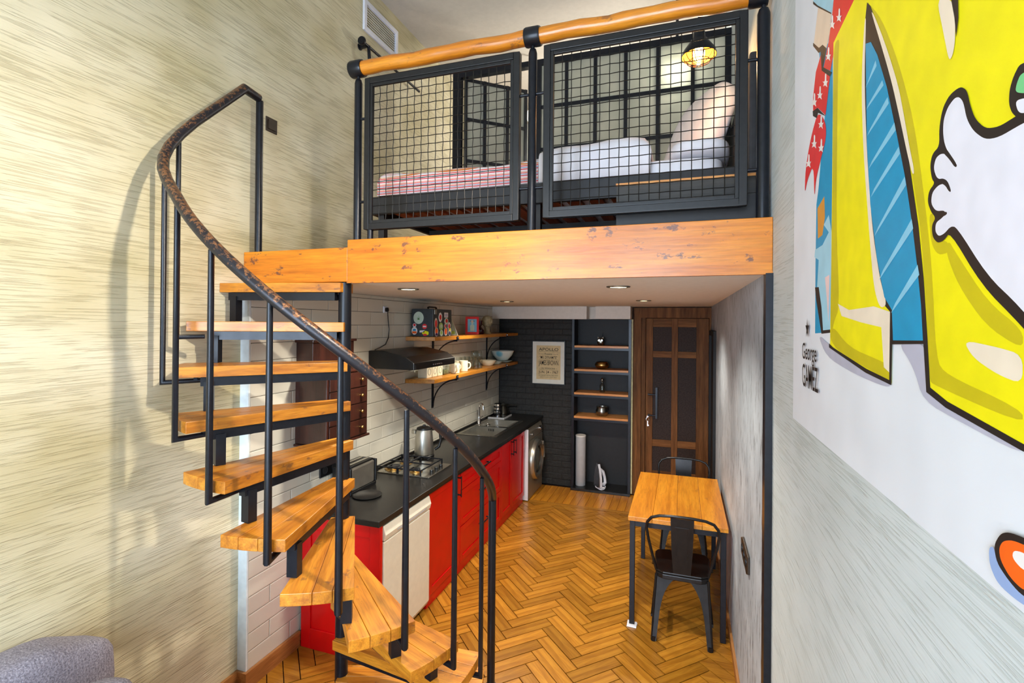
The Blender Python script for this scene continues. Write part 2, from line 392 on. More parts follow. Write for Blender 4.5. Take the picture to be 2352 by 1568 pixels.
for X, Y, r, q in vis:
    o = bpy.data.objects.new('plank', pl_me); COL.objects.link(o); o.parent = fl; o.location = (X, Y, random.uniform(-.0008, .0004)); o.rotation_euler = (0, 0, r+PI*random.randint(0, 1))
rest = MB()
def clipped(q):
    for c in ((1, 0, XM), (-1, 0, -XL), (0, 1, 5.695), (0, -1, 2.6)): q = clip(q, *c) if len(q) > 2 else q
    return q
for X, Y, r, q in [p for p in full if id(p) not in vs_]+part:
    q2 = clipped(q)
    if len(q2) < 3: continue
    if (X, Y, r, q) in part and X > -1.8 and Y > 2.9 and len(q2) >= 3:
        MB().prism(q2, 'xy', -.012, 0).build('plank', 'plank_oak', fl)
    else: rest.prism(q2, 'xy', -.012, 0)
rest.build('plank_field', 'plank_oak', fl, kind='stuff')
x = -2.35
for i in range(2): MB().box(-2.35+1.34*i+.002, 5.699, -.012, -1.01+1.345*i, 5.765, .001).build('border_board', 'plank_oak', fl)
bx = MB().box(-.0435, -.2925, -.012, .0435, .2925, 0).mesh('end_board'); bx.materials.append(MAT['table_wood'])
i = 0
while -1.82+i*.09 < XM-.05:
    o = bpy.data.objects.new('end_board', bx); COL.objects.link(o); o.parent = fl; o.location = (-1.82+i*.09, 6.062, random.uniform(-.001, .0005)); i += 1

# tiled kitchen wall
tw = struct(MB().box(XL, YB, 0, XT-.007, 6.8, ZS), 'wall_left_tiled', 'grout_dark')
TH, TW_ = .1048, .339
tile_c = {}
for k in range(0, 23):
    z1 = 2.297+TH-k*TH; z0 = z1-TH
    z1 = min(z1, ZS)
    if z1 < .07: continue
    z0 = max(z0, .02); off = 3.255 if k % 2 == 1 else 3.428
    j0 = math.floor((YB-off)/TW_)
    for j in range(j0, 14):
        y0, y1 = max(YB+.0005, off+j*TW_), min(YK, off+(j+1)*TW_)
        if y1-y0 < .01 or (z1 < .80 and y0 > 2.68): continue
        key = (round(y1-y0, 3), round(z1-z0, 3))
        if key not in tile_c:
            a, b = key[0]/2-.0016, key[1]/2-.0016; d = .005
            me = MB().add([(0,-a,-b),(0,a,-b),(0,a,b),(0,-a,b),(.0055,-a,-b),(.0055,a,-b),(.0055,a,b),(.0055,-a,b),(.007,-a+d,-b+d),(.007,a-d,-b+d),(.007,a-d,b-d),(.007,-a+d,b-d)],
                [(8,9,10,11),(4,5,9,8),(5,6,10,9),(6,7,11,10),(7,4,8,11),(0,1,5,4),(1,2,6,5),(2,3,7,6),(3,0,4,7)]).mesh('tile'); me.materials.append(MAT['tile_white']); tile_c[key] = me
        o = bpy.data.objects.new('tile', tile_c[key]); COL.objects.link(o); o.parent = tw; o.location = (XT-.007+random.uniform(-.0004, 0), (y0+y1)/2, (z0+z1)/2)
struct(MB().box(XL, YB-.012, .10, XT, YB-.0005, ZS-.003), 'trim_1', 'edge_white')
struct(MB().box(XL, -2.6, 0, XL+.018, YB-.013, .10), 'baseboard_left', 'baseboard_wood')
struct(MB().box(XL+.018, YB-.028, 0, XT+.018, YB-.0125, .10).box(XT, YB-.0125, 0, XT+.018, 2.652, .10), 'baseboard_tiled', 'baseboard_wood')
struct(MB().box(XR-.016, 2.29, 0, XR, 5.44, .06), 'baseboard_right', 'baseboard_wood')

# kitchen right wall, steel edge strip, black side door
struct(MB().box(XR, YB+.04, 0, XM, 5.47, ZS).box(XR, 5.47, 2.05, XM, YK, ZS), 'wall_right_kitchen', 'concrete')
struct(MB().box(.3175, YB-.012, 0, XM, YB+.025, ZS-.004).box(.3175, YB+.025, 0, .3265, YB+.05, ZS-.004), 'trim_2', 'black_metal')
basic('side_door_black', (22, 22, 24), .7)
d2 = struct(MB().box(.300, 5.475, 0, XM, 5.53, 2.045).box(.300, 6.33, 0, XM, 6.395, 2.045).box(.300, 5.53, 1.99, XM, 6.33, 2.045), 'door_2', 'side_door_black')
MB().box(.325, 5.535, .005, .343, 6.325, 1.985).build('door_leaf', 'panel_black', d2)

# kitchen back wall: black painted bricks
wb = struct(MB().box(XL, YK+.008, 0, -1.335, 6.8, ZS), 'wall_back', 'mortar_black')
bl = {}
for r in range(28):
    z0 = r*.0785; z1 = min(z0+.0785, 2.16)
    if z1-z0 < .02: break
    off = -2.357-(.125 if r % 2 else 0)
    for j in range(6):
        x0, x1 = max(XT, off+j*.25), min(-1.337, off+(j+1)*.25)
        if x1-x0 < .02 or (x1 < -1.75 and z1 < .86): continue
        k = (round(x1-x0, 3), round(z1-z0, 3))
        if k not in bl:
            a, b = k[0]/2-.0025, k[1]/2-.0025
            me = MB().add([(-a,0,-b),(a,0,-b),(a,0,b),(-a,0,b),(-a+.006,-.0035,-b+.006),(a-.006,-.0035,-b+.006),(a-.006,-.0035,b-.006),(-a+.006,-.0035,b-.006)],
                          [(4,5,6,7),(0,1,5,4),(1,2,6,5),(2,3,7,6),(3,0,4,7)]).mesh('brick'); me.materials.append(MAT['brick_black']); bl[k] = me
        o = bpy.data.objects.new('brick', bl[k]); COL.objects.link(o); o.parent = wb; o.location = ((x0+x1)/2, YK+.008+random.uniform(-.002, .003), (z0+z1)/2); o.rotation_euler = (random.uniform(-.01, .01), 0, random.uniform(-.008, .008))
struct(MB().box(-1.335, 6.62, 0, XM, 6.8, ZS), 'wall_back_niche', 'panel_black')
struct(MB().box(XT, 6.12, 2.168, -1.115, YK, ZS-.001), 'trim_3', 'box_white')
struct(MB().box(-1.115, 6.32, 2.172, -1.01, YK, ZS-.001), 'trim_4', 'soffit_paint')
struct(MB().box(-1.01, 6.14, 2.172, -.590, 6.60, ZS-.001), 'trim_5', 'box_white')
struct(MB().box(-.592, 6.33, .02, -.575, 6.37, 2.17), 'trim_6', 'ivory')

# kitchen ceiling and loft floor
struct(MB().box(XL, YB+.075, ZS, XM, 6.8, ZS+.03), 'ceiling_kitchen', 'soffit_paint')
struct(MB().box(-1.70, YB+.075, ZS+.03, XM, 6.8, ZT).box(XL, YB+.075, ZS+.03, -1.70, 6.8, 2.51), 'floor_loft', 'shelf_wood')

# wooden door with dark panes
d1 = struct(MB().box(-.575, YK-.02, 0, -.480, 6.6, 2.19).box(-.575, YK-.02, 2.19, XR-.002, 6.6, 2.315).box(.306, YK-.005, 0, XR-.002, 6.6, 2.19).box(-.480, YK+.02, 0, -.432, 6.6, 2.19), 'door_1', 'door_wood')
yl = YK+.05
for a, b in ((-.428, -.344), (-.122, -.049), (.163, .303)): MB().box(a, yl, .01, b, yl+.045, 2.185).build('stile', 'door_wood', d1, bevel=.003)
for a, b in ((-.344, -.122), (-.049, .163)):
    for z0, z1 in ((2.08, 2.185), (1.703, 1.78), (.602, .688), (.01, .30)): MB().box(a, yl+.004, z0, b, yl+.041, z1).build('rail', 'door_wood_x', d1, bevel=.003)
    for z0, z1 in ((1.78, 2.08), (.688, 1.703), (.30, .602)): MB().box(a, yl+.016, z0, b, yl+.024, z1).build('pane', 'door_glass_dark', d1)
hd = MB().tube([(-.39, yl, 1.245), (-.39, yl-.05, 1.245), (-.295, yl-.05, 1.245)], .009, 8).tube([(-.39, yl, .99), (-.39, yl-.05, .99), (-.295, yl-.05, .99)], .009, 8).box(-.307, yl-.062, .955, -.283, yl-.042, 1.335).build('door_handle', 'black_metal', d1, smooth=40)
key = thing('key', 'small silver key hanging in the lock of the brown door', 'key', (-.40, yl-.01, .86))
MB().lathe([(.012, -.004), (.012, .004)], (-.40, yl-.006, .965), 12, 'y').build('lock', 'chrome', d1, smooth=30)
kt = [(-.40+.018*math.cos(a), yl-.018, .935+.022*math.sin(a)) for a in [2*PI*i/16 for i in range(16)]]
MB().tube(kt, .004, 6, True).build('ring', 'chrome', key, smooth=60)
MB().box(-.405, yl-.022, .85, -.395, yl-.016, .914).box(-.395, yl-.022, .852, -.386, yl-.016, .868).build('blade', 'chrome', key)

# ---------------------------------------------------------------- loft edge beam
bm_ = thing('timber_beam', 'thick honey oak beam with dark knots along the loft edge', 'beam', (-.7, YB, 2.322))
MB().box(-1.70, YB, 2.322, XM-.001, YB+.07, ZT).build('main_board', 'beam_oak', bm_, bevel=.003)
MB().box(XL+.001, YB+.003, 2.326, -1.701, YB+.07, 2.511).build('landing_board', 'beam_oak', bm_, bevel=.003)
MB().box(-1.70, YB-.004, 2.318, XM-.001, YB+.002, 2.332).build('lower_lip', 'beam_oak', bm_)

# ---------------------------------------------------------------- spiral staircase
SX, SY = -1.735, 2.28
st_ = thing('spiral_staircase', 'spiral staircase with oak treads, black steel pole and worn handrail', 'staircase', (SX, SY, 0), local=True)
MB().lathe([(.034, .0), (.034, 2.321)], n=24).lathe([(.09, 0), (.09, .012)], n=24).build('centre_pole', 'black_metal', st_, smooth=40)
RT, DTH = .77, math.radians(19.3)
def th(k): return math.radians(-59.7)+DTH*(k-7)
def zt(k): return 2.53-.211*k
def arc_poly():
    hw = math.radians(10.4); p = [(-.01, -.062)]
    p += [(RT*math.cos(a), RT*math.sin(a)) for a in [-hw+2*hw*i/8 for i in range(9)]]
    return p+[(-.01, .062)]
AP = arc_poly()
for k in range(1, 12):
    t = th(k); z = zt(k)
    poly = AP
    if k == 1: poly = clip(AP, 1, 0, .695)
    if k == 2: poly = clip(AP, 1, 0, .745)
    cuts = [(-.062, -.018), (-.018, .058), (.058, .2)] if k % 2 else [(-.2, -.055), (-.055, .03), (.03, .2)]
    root = None
    for a, b in cuts:
        q = clip(clip(poly, 0, -1, -(a+.0008) if a > -.15 else .3), 0, 1, b-.0008 if b < .15 else .3)
        if k % 2 and a == -.062: q = clip(poly, 0, 1, b-.0008)
        if len(q) < 3: continue
        o = MB().prism(q, 'xy', z-.05, z).build('tread' if root is None else 'board', 'tread_oak', st_ if root is None else root, bevel=.0025)
        if root is None: o.rotation_euler = (0, 0, t); root = o
    fr_ = MB().bar((.03, .035, z-.0725), (.655, .098, z-.0725), .034, .042).bar((.03, -.035, z-.0725), (.655, -.085, z-.0725), .02, .03)
    if k > 2: fr_.prism([(.69*math.cos(a), .69*math.sin(a)) for a in [-.16+.32*i/6 for i in range(7)]]+[(.675*math.cos(a), .675*math.sin(a)) for a in [.16-.32*i/6 for i in range(7)]], 'xy', z-.064, z-.0505)
    o = fr_.build('tread_frame', 'black_metal', st_); o.rotation_euler = (0, 0, t)
    if k < 11:
        o = MB().box(.60, .072, z-.21, .64, .118, z-.0725).build('riser_post', 'black_metal', st_); o.rotation_euler = (0, 0, t)
# balusters and handrail (points relative to the pole)
RB = .79
def pt(k, z, da=6.0, r=RB): a = th(k)+math.radians(da); return (r*math.cos(a), r*math.sin(a), z)
def rail_z(k): return zt(k)+.955
bal = {k: pt(k, 0) for k in range(4, 11)}
bal[3] = (-2.312-SX, 1.700-SY, 0); bal[2] = (-2.312-SX, 1.768-SY, 0)
path = []
for i in range(0, 61):
    k = 11.1-(11.1-3.75)*i/60; path.append(Vector(pt(k, rail_z(k)-.012, r=RB+.022*max(0, (k-9.9)/1.2))))
tail = [(-2.155, 1.588, 2.735), (-2.225, 1.616, 2.79), (-2.28, 1.657, 2.855), (-2.308, 1.705, 2.93), (-2.315, 1.76, 3.005), (-2.315, 1.85, 3.10), (-2.318, 2.150, 3.405), (-2.330, 2.262, 3.400)]
path = [p for p in path if p.x+SX > -2.08]+[Vector((a-SX, b-SY, c)) for a, b, c in tail]
# smooth the curved part
for it in range(2):
    path = [path[0]]+[(path[i-1]+path[i]*2+path[i+1])/4 if i < len(path)-3 else path[i] for i in range(1, len(path)-1)]+[path[-1]]
MB().tube(path, .0235, 14).build('handrail', 'worn_rail', st_, smooth=50)
for k, b in bal.items():
    zb = zt(k)-.082; zr = min((p.z for p in path if (Vector((p.x, p.y))-Vector(b[:2])).length < .045), default=rail_z(k))-.005
    if k == 2: zr = 2.99
    rr = math.hypot(b[0], b[1]); s = .655/rr
    MB().tube([(b[0]*s, b[1]*s, zb+.008), (b[0], b[1], zb+.004), (b[0], b[1], zr)], .0115, 10).build('baluster', 'black_metal', st_, smooth=50)
nw = pt(11.1, 0, r=RB+.022)
MB().tube([(nw[0], nw[1], 0), (nw[0], nw[1], path[0].z)], .022, 14).lathe([(.03, 0), (.03, .09), (.024, .09)], (nw[0], nw[1], 0), 14).build('newel_post', 'black_metal', st_, smooth=50)
MB().tube([(-2.335-SX, 2.275-SY, 2.512), (-2.335-SX, 2.275-SY, 3.39)], .020, 12).build('landing_post', 'black_metal', st_, smooth=50)

# ---------------------------------------------------------------- loft railing
YR = 2.30
lr = thing('loft_railing', 'loft balustrade of black posts, wire mesh panels and round oak rail', 'railing', (-.7, YR, ZT))
for x, r in ((-1.675, .021), (-.688, .021), (.312, .0255)):
    MB().lathe([(r, ZT), (r, 3.405), (r*.75, 3.425), (.009, 3.43), (.009, 3.45)], (x, YR, 0), 16).build('post', 'black_metal', lr, smooth=40)
for x0, x1 in ((-1.66, -.722), (-.654, .262)):
    n = 14; pth = [(x0+(x1-x0)*i/n, YR+.003*math.sin(i*1.7), 3.486+.003*math.sin(i*.9)) for i in range(n+1)]
    MB().tube(pth, [.037+.0015*math.sin(i*2.3) for i in range(n+1)], 16).build('wood_rail', 'rail_wood', lr, smooth=50)
for x in (-1.682, -.688, .29): MB().lathe([(.043, -.038), (.046, -.03), (.046, .03), (.043, .038)], (x, YR, 3.486), 20, 'x').build('collar', 'black_metal', lr, smooth=40)
def mesh_panel(x0, x1, z0, z1, nx, nz, stubs):
    f_ = MB(); w_ = .032
    for a in (x0, x1-w_): f_.box(a, YR-.018, z0, a+w_, YR+.018, z1)
    for a in (z0, z1-w_): f_.box(x0+w_, YR-.018, a, x1-w_, YR+.018, a+w_)
    p = f_.build('panel_frame', 'frame_metal', lr, bevel=.003)
    b_ = MB(); i0 = w_; i1 = w_+.016
    b_.box(x0+i0, YR-.014, z0+i0, x0+i1, YR+.002, z1-i0).box(x1-i1, YR-.014, z0+i0, x1-i0, YR+.002, z1-i0)
    b_.box(x0+i1, YR-.014, z0+i0, x1-i1, YR+.002, z0+i1).box(x0+i1, YR-.014, z1-i1, x1-i1, YR+.002, z1-i0).build('inner_bead', 'frame_metal', p, bevel=.002)
    ax0, ax1, az0, az1 = x0+i1-.006, x1-i1+.006, z0+i1-.006, z1-i1+.006
    dx = (ax1-ax0)/nx; dz = (az1-az0)/nz; A = .0028
    for i in range(1, nx):
        x = ax0+dx*i
        MB().tube([(x, YR+.004+A*(1 if (i+q) % 2 else -1), min(az1, az0+dz*(q-.0)/1)) for q in range(nz+1)], .0021, 5).build('wire', 'wire_metal', p, smooth=70)
    for j in range(1, nz):
        z = az0+dz*j
        MB().tube([(ax0+dx*q, YR+.004-A*(1 if (j+q) % 2 else -1), z) for q in range(nx+1)], .0021, 5).build('wire', 'wire_metal', p, smooth=70)
    for a, b, z in stubs: MB().tube([(a, YR, z), (b, YR, z)], .0075, 8).build('stub', 'black_metal', p, smooth=60)
mesh_panel(-1.625, -.749, 2.607, 3.42, 19, 17, ((-1.66, -1.62, 3.21), (-1.66, -1.62, 2.76), (-.755, -.70, 3.21), (-.755, -.70, 2.76)))
mesh_panel(-.630, .253, 2.611, 3.428, 18, 17, ((-.675, -.625, 3.21), (-.675, -.625, 2.76), (.25, .295, 3.22), (.25, .295, 2.76)))
MB().tube([(-1.592, YR, ZT), (-1.592, YR, 2.61)], .016, 10).build('panel_foot', 'black_metal', lr, smooth=50)

# ---------------------------------------------------------------- bed on the loft
bd = thing('bed', 'low dark grey metal bed frame with brown slats on the loft', 'bed', (-.78, 3.3, ZT))
BX0, BX1, BY0, BY1 = -1.80, .24, 2.60, 4.05
MB().box(BX0, BY0, 2.762, BX1, BY0+.03, 2.868).build('side_rail', 'bed_metal', bd, bevel=.003)
MB().box(BX0, BY1-.03, 2.762, BX1, BY1, 2.868).build('side_rail', 'bed_metal', bd, bevel=.003)
MB().box(BX0, BY0+.03, 2.762, BX0+.03, BY1-.03, 2.868).build('end_rail', 'bed_metal', bd, bevel=.003)
MB().box(BX1-.03, BY0+.03, 2.762, BX1, BY1-.03, 2.868).build('end_rail', 'bed_metal', bd, bevel=.003)
for x in (BX0+.03, -.78, BX1-.06):
    for y in (BY0+.04, BY1-.08): MB().box(x, y, ZT+.001, x+.04, y+.04, 2.775).build('leg', 'bed_metal', bd)
MB().box(BX0+.03, 3.29, 2.75, BX1-.03, 3.33, 2.785).build('centre_beam', 'bed_metal', bd)
for i in range(16):
    x = BX0+.09+i*.122; MB().box(x, BY0+.03, 2.786, x+.075, BY1-.03, 2.802).build('slat', 'slat_wood', bd)
MB().box(.296, 2.62, ZT+.002, .334, 4.05, 3.42).build('headboard', 'grey_fabric', bd, bevel=.012)
mt = MB().blob((-.765, 3.325, 2.879), (.962, .685, .075), .15, 40, 16).build('mattress', 'linen_white', smooth=60)
single(mt, 'white mattress lying on the loft bed frame', 'mattress')
def drape(name, mat, x0, x1, y0, y1, ztop, hem, skirts, wave, label, cat):
    # a puffy sheet over the mattress, with rounded edges and hanging hems
    R_ = .05; ed = [0, .006, .016, .032, .05]
    xs = ([x0+e for e in ed] if 'l' in skirts else [x0])+[x0+.05+(x1-x0-.1)*i/30 for i in range(1, 30)]+([x1-e for e in ed[::-1]] if 'r' in skirts else [x1])
    ys = [y0+e for e in ed]+[y0+.05+(y1-y0-.1)*i/36 for i in range(1, 36)]+[y1-e for e in ed[::-1]]
    if 'l' in skirts: xs = [x0]+xs
    if 'r' in skirts: xs = xs+[x1]
    ys = [y0]+ys+[y1]; V = []; F = []
    for i, x in enumerate(xs):
        for j, y in enumerate(ys):
            d = min(y-y0, y1-y, (x-x0) if 'l' in skirts else 9, (x1-x) if 'r' in skirts else 9)
            z = ztop-R_+math.sqrt(max(0, R_*R_-(R_-min(R_, d))**2))+wave(x, y)*min(1, d/.03)
            if j in (0, len(ys)-1) or (i == 0 and 'l' in skirts) or (i == len(xs)-1 and 'r' in skirts): z = hem if (j in (0, len(ys)-1) or i == 0) else 2.963
            V.append((x, y, z))
    n = len(ys)
    for i in range(len(xs)-1):
        for j in range(n-1): F.append((i*n+j, (i+1)*n+j, (i+1)*n+j+1, i*n+j+1))
    o = MB().add(V, F).build(name, mat, smooth=70)
    so_ = o.modifiers.new('thickness', 'SOLIDIFY'); so_.thickness = .008; so_.offset = 1
    return single(o, label, cat)
drape('blanket', 'striped_blanket', -1.752, -.745, 2.612, 4.040, 3.002, 2.874, 'l', lambda x, y: .014*math.sin(x*5+1)*math.cos(y*4)+.006*math.sin(x*13+y*9), 'red, white and blue striped blanket over the foot of the bed', 'blanket')
drape('duvet', 'linen_white', -.742, -.16, 2.612, 4.040, 3.04, 2.874, 'r', lambda x, y: .03*math.sin((x+.74)*4.2)+.010*math.sin(x*17+y*6)*math.cos(y*8), 'crumpled white duvet across the middle of the bed', 'duvet')
pr = lambda ry, rz=0: (Matrix.Rotation(rz, 3, 'Z') @ Matrix.Rotation(ry, 3, 'Y'))
pw = MB().blob((.075, 2.98, 3.008), (.155, .34, .048), .55, 30, 18).build('pillow', 'linen_white', smooth=60)
single(pw, 'white pillow lying flat at the near head corner of the bed', 'pillow')
pw = MB().blob((.07, 3.60, 3.345), (.085, .33, .36), .6, 30, 18, rot=pr(.34, .5)).build('pillow', 'linen_white', smooth=60)
single(pw, 'large white pillow leaning upright against the dark headboard', 'pillow')
ch = thing('low_cabinet', 'low dark steel and timber cabinet between bed and mesh railing', 'cabinet', (0, 2.47, ZT))
MB().box(-.30, 2.41, ZT+.001, .314, 2.585, 2.765).build('body', 'dark_timber', ch)
MB().box(-.303, 2.405, 2.765, .316, 2.588, 2.778).build('top_edge', 'niche_board', ch)
MB().box(-.30, 2.402, 2.69, .314, 2.41, 2.76).build('front_board', 'dark_timber', ch)
MB().box(-.30, 2.402, ZT+.001, .314, 2.41, 2.682).build('front_board', 'bed_metal', ch)

# ---------------------------------------------------------------- glazed partition
YP = 4.20
gp = thing('glass_partition', 'black framed glazed partition with frosted panes behind the bed', 'partition', (-.85, YP, ZT))
vx = [-1.19, -.95, -.704, -.454, -.20, .065, .322]; hz = [ZT+.02, 3.08, 3.62, 3.988, 4.375]
def bar_(a, b, c, d, z0, z1, nm='bar'): MB().box(a, c, z0, b, d, z1).build(nm, 'black_metal', gp)
bar_(-2.012, -1.935, YP-.03, YP+.03, ZT+.001, 4.40, 'corner_post')
bar_(-1.212, -1.172, YP-.03, YP+.03, ZT+.001, 4.353, 'corner_post')
bar_(-1.935, XM-.001, YP-.03, YP+.03, 4.353, 4.40, 'head_bar')
for x in vx[1:-1]: bar_(x-.014, x+.014, YP-.02, YP+.02, ZT+.001, 4.353)
bar_(.305, XM-.001, YP-.02, YP+.02, ZT+.001, 4.353)
for z in hz[:-1]:
    for a, b in zip(vx[:-1], vx[1:]):
        bar_(a+(.018 if a == vx[0] else .014), b-(.017 if b == vx[-1] else .014), YP-.018, YP+.018, z-.014, z+.014)
for a, b in zip(vx[:-1], vx[1:]):
    for z0, z1 in zip(hz[:-1], hz[1:]):
        MB().box(a+.012, YP-.004, z0+.012, b-.012, YP+.004, z1-(.012 if z1 < 4.3 else .024)).build('pane', 'frosted_glass', gp)
# open glazed door, swung inwards
gd = thing('glass_door', 'open black framed door with frosted panes left in the loft partition', 'door', (-1.93, YP+.04, ZT), local=True, rotz=math.radians(41))
cols = [0, .20, .43, .62]
for a in cols: MB().box(a-.014 if a else 0, -.018, .02, a+.014 if a else .028, .018, 1.83).build('stile', 'black_metal', gd)
for a, b in zip(cols[:-1], cols[1:]):
    for z in (.02, .55, 1.05, 1.435, 1.80): MB().box(a+(.014 if a else .028), -.016, z, b-.014, .016, z+.028).build('rail', 'black_metal', gd)
    for z0, z1 in ((.048, .55), (.578, 1.05), (1.078, 1.435), (1.463, 1.80)): MB().box(a+.012, -.003, z0-.002, b-.012, .003, z1+.002).build('pane', 'frosted_glass', gd)
# lamps inside the glazed room
for nm, loc, lab in (('bathroom_lamp', (-.055, 4.315, 4.25), 'round white wall lamp glowing behind the frosted partition'), ('bathroom_lamp', (-1.43, 4.88, 4.22), 'round white lamp glowing beyond the open glass door')):
    t_ = thing(nm, lab, 'lamp', loc)
    MB().blob(loc, (.09, .09, .09), 1, 20, 12).build('globe', emit(nm+'_glow', (255, 246, 226), 9), t_, smooth=60)
    MB().tube([(loc[0], loc[1], loc[2]+.08), (loc[0], loc[1], ZC)], .012, 8).build('stem', 'black_metal', t_, smooth=60)
light('bathroom_light', 'POINT', (-.055, 4.315, 4.13), 34, (1, .95, .85), shadow_soft_size=.1)
light('bathroom_light', 'POINT', (-.9, 5.3, 3.9), 70, (1, .95, .85), shadow_soft_size=.1)

# cage lamp over the bed
LX, LY, LZ = .078, 2.98, 3.665
cl = thing('cage_lamp', 'dark bell shaped cage lamp with glowing orange bulb over the bed', 'lamp', (LX, LY, LZ))
MB().lathe([(.094, -.052), (.086, -.022), (.058, .018), (.034, .052), (.030, .10), (.018, .112), (.0, .113)], (LX, LY, LZ), 28, open_=True).build('shade', 'black_metal', cl, smooth=50)
basic('lamp_lining', (236, 150, 60), .6)
MB().lathe([(.091, -.051), (.083, -.022), (.055, .014), (.030, .046), (.0, .05)], (LX, LY, LZ), 28, open_=True).build('shade_lining', 'lamp_lining', cl, smooth=50)
MB().blob((LX, LY, LZ-.035), (.032, .032, .045), 1, 16, 12).build('bulb', 'bulb_glow', cl, smooth=60)
cg = MB()
for i in range(5):
    a = PI*i/5
    cg.tube([(LX+.082*math.cos(a)*math.cos(t), LY+.082*math.sin(a)*math.cos(t), LZ-.045-.055*math.sin(t)) for t in [PI*j/12 for j in range(13)]], .0022, 5)
cg.tube([(LX+.06*math.cos(t), LY+.06*math.sin(t), LZ-.083) for t in [2*PI*j/24 for j in range(24)]], .0022, 5, True)
cg.build('cage', 'black_metal', cl, smooth=60)
MB().tube([(LX, LY, LZ+.11), (LX, LY, LZ+.16), (LX+.02, LY, LZ+.20), (LX+.06, LY, LZ+.215), (XM-.002, LY, LZ+.215)], .010, 8).lathe([(.035, 0), (.035, .012)], (XM-.013, LY, LZ+.215), 16, 'x').build('pipe_arm', 'black_metal', cl, smooth=50)
light('cage_lamp_light', 'POINT', (LX, LY, LZ-.10), 9, (1, .62, .28), shadow_soft_size=.03)

# ---------------------------------------------------------------- left wall fittings
vg = thing('air_vent', 'white louvred air vent high on the textured left wall', 'vent', (XL, 3.6, 4.44))
fv = MB(); y0, y1, z0, z1 = 3.365, 3.86, 4.435, 4.685
fv.box(XL, y0, z0, XL+.02, y0+.035, z1).box(XL, y1-.035, z0, XL+.02, y1, z1).box(XL, y0+.035, z0, XL+.02, y1-.035, z0+.035).box(XL, y0+.035, z1-.035, XL+.02, y1-.035, z1)
fv.build('frame', 'cool_white', vg, bevel=.003)
for i in range(9): MB().bar((XL+.008, y0+.035, z0+.045+i*.0205), (XL+.008, y1-.035, z0+.045+i*.0205), .013, .003, (.6, 0, .8)).build('louvre', 'cool_white', vg)
hr = thing('hanging_rod', 'black wall rod with hook on the textured wall below the vent', 'rod', (XL, 3.5, 4.2))
MB().tube([(XL+.07, 3.28, 4.275), (XL+.07, 4.15, 4.275)], .011, 8).build('rod', 'black_metal', hr, smooth=50)
MB().lathe([(.030, -.012), (.034, 0), (.030, .012)], (XL+.07, 3.262, 4.275), 16, 'y').build('finial', 'black_metal', hr, smooth=50)
MB().bar((XL, 3.33, 4.275), (XL+.07, 3.33, 4.275), .02, .03).lathe([(.026, 0), (.026, .008)], (XL, 3.33, 4.275), 14, 'x').build('bracket', 'black_metal', hr)
MB().tube([(XL+.07, 3.35, 4.28), (XL+.075, 3.352, 4.20), (XL+.075, 3.36, 4.155), (XL+.075, 3.385, 4.135), (XL+.075, 3.405, 4.15), (XL+.075, 3.41, 4.17)], .013, 8).build('hook', 'black_metal', hr, smooth=50)
sw = thing('light_switch', 'dark brown square light switch on left wall beside landing post', 'switch', (XL, 2.445, 3.28))
basic('switch_brown', (52, 40, 30), .35)
MB().box(XL, 2.402, 3.278, XL+.008, 2.490, 3.366).build('plate', 'switch_brown', sw, bevel=.003)
MB().box(XL+.008, 2.416, 3.292, XL+.013, 2.476, 3.352).build('rocker', 'switch_brown', sw, bevel=.003)

# ---------------------------------------------------------------- kitchen run
XF = -1.757                                   # plane of the cupboard fronts
def frame_front(parent, name, y0, y1, z0, z1, fw=.055, part=True):
    o = MB().box(XF-.016, y0, z0, XF-.008, y1, z1).build(name, 'red_paint', parent)
    m_ = MB().box(XF-.008, y0, z0, XF, y0+fw, z1).box(XF-.008, y1-fw, z0, XF, y1, z1).box(XF-.008, y0+fw, z0, XF, y1-fw, z0+fw).box(XF-.008, y0+fw, z1-fw, XF, y1-fw, z1)
    m_.build('front_frame', 'red_paint', o, bevel=.002); return o
def vhandle(parent, y, z0, z1):
    MB().tube([(XF, y, z0+.01), (XF+.03, y, z0+.01), (XF+.034, y, z0), (XF+.034, y, z1), (XF+.03, y, z1-.01), (XF, y, z1-.01)], .0065, 8).build('handle', 'black_metal', parent, smooth=50)
def hhandle(parent, y0, y1, z):
    MB().tube([(XF, y0+.02, z), (XF+.03, y0+.02, z), (XF+.034, y0, z)], .0065, 8).tube([(XF, y1-.02, z), (XF+.03, y1-.02, z), (XF+.034, y1, z)], .0065, 8).tube([(XF+.032, y0, z), (XF+.032, y1, z)], .006, 8).build('handle', 'black_metal', parent, smooth=50)
ep = thing('end_panel', 'red panelled end board of the kitchen counter under the stairs', 'panel', (-2.05, 2.66, 0))
MB().box(-2.338, 2.664, 0, -1.745, 2.680, .860).build('board', 'red_paint', ep)
MB().box(-2.338, 2.654, 0, -2.265, 2.664, .860).box(-1.820, 2.654, 0, -1.745, 2.664, .860).box(-2.265, 2.654, 0, -1.820, 2.664, .13).box(-2.265, 2.654, .775, -1.820, 2.664, .860).build('frame', 'red_paint', ep, bevel=.003)
fg = thing('fridge', 'cream white under-counter fridge beside the red end board', 'fridge', (-2.0, 2.98, 0))
MB().box(-2.30, 2.69, .02, -1.80, 3.285, .850).build('body', 'white_enamel', fg, bevel=.006)
dr = MB().prism([(-1.797, .05), (-1.757, .05), (-1.740, .085), (-1.740, .745), (-1.797, .745)], 'xz', 2.69, 3.285).build('door', 'white_enamel', fg, bevel=.006)
MB().prism([(-1.797, .752), (-1.738, .752), (-1.728, .79), (-1.745, .845), (-1.797, .848)], 'xz', 2.69, 3.285).build('top_panel', 'white_enamel', fg, bevel=.004)
MB().box(-1.742, 2.83, .768, -1.729, 3.22, .785).build('handle_recess', 'tube_grey', dr, bevel=.003)
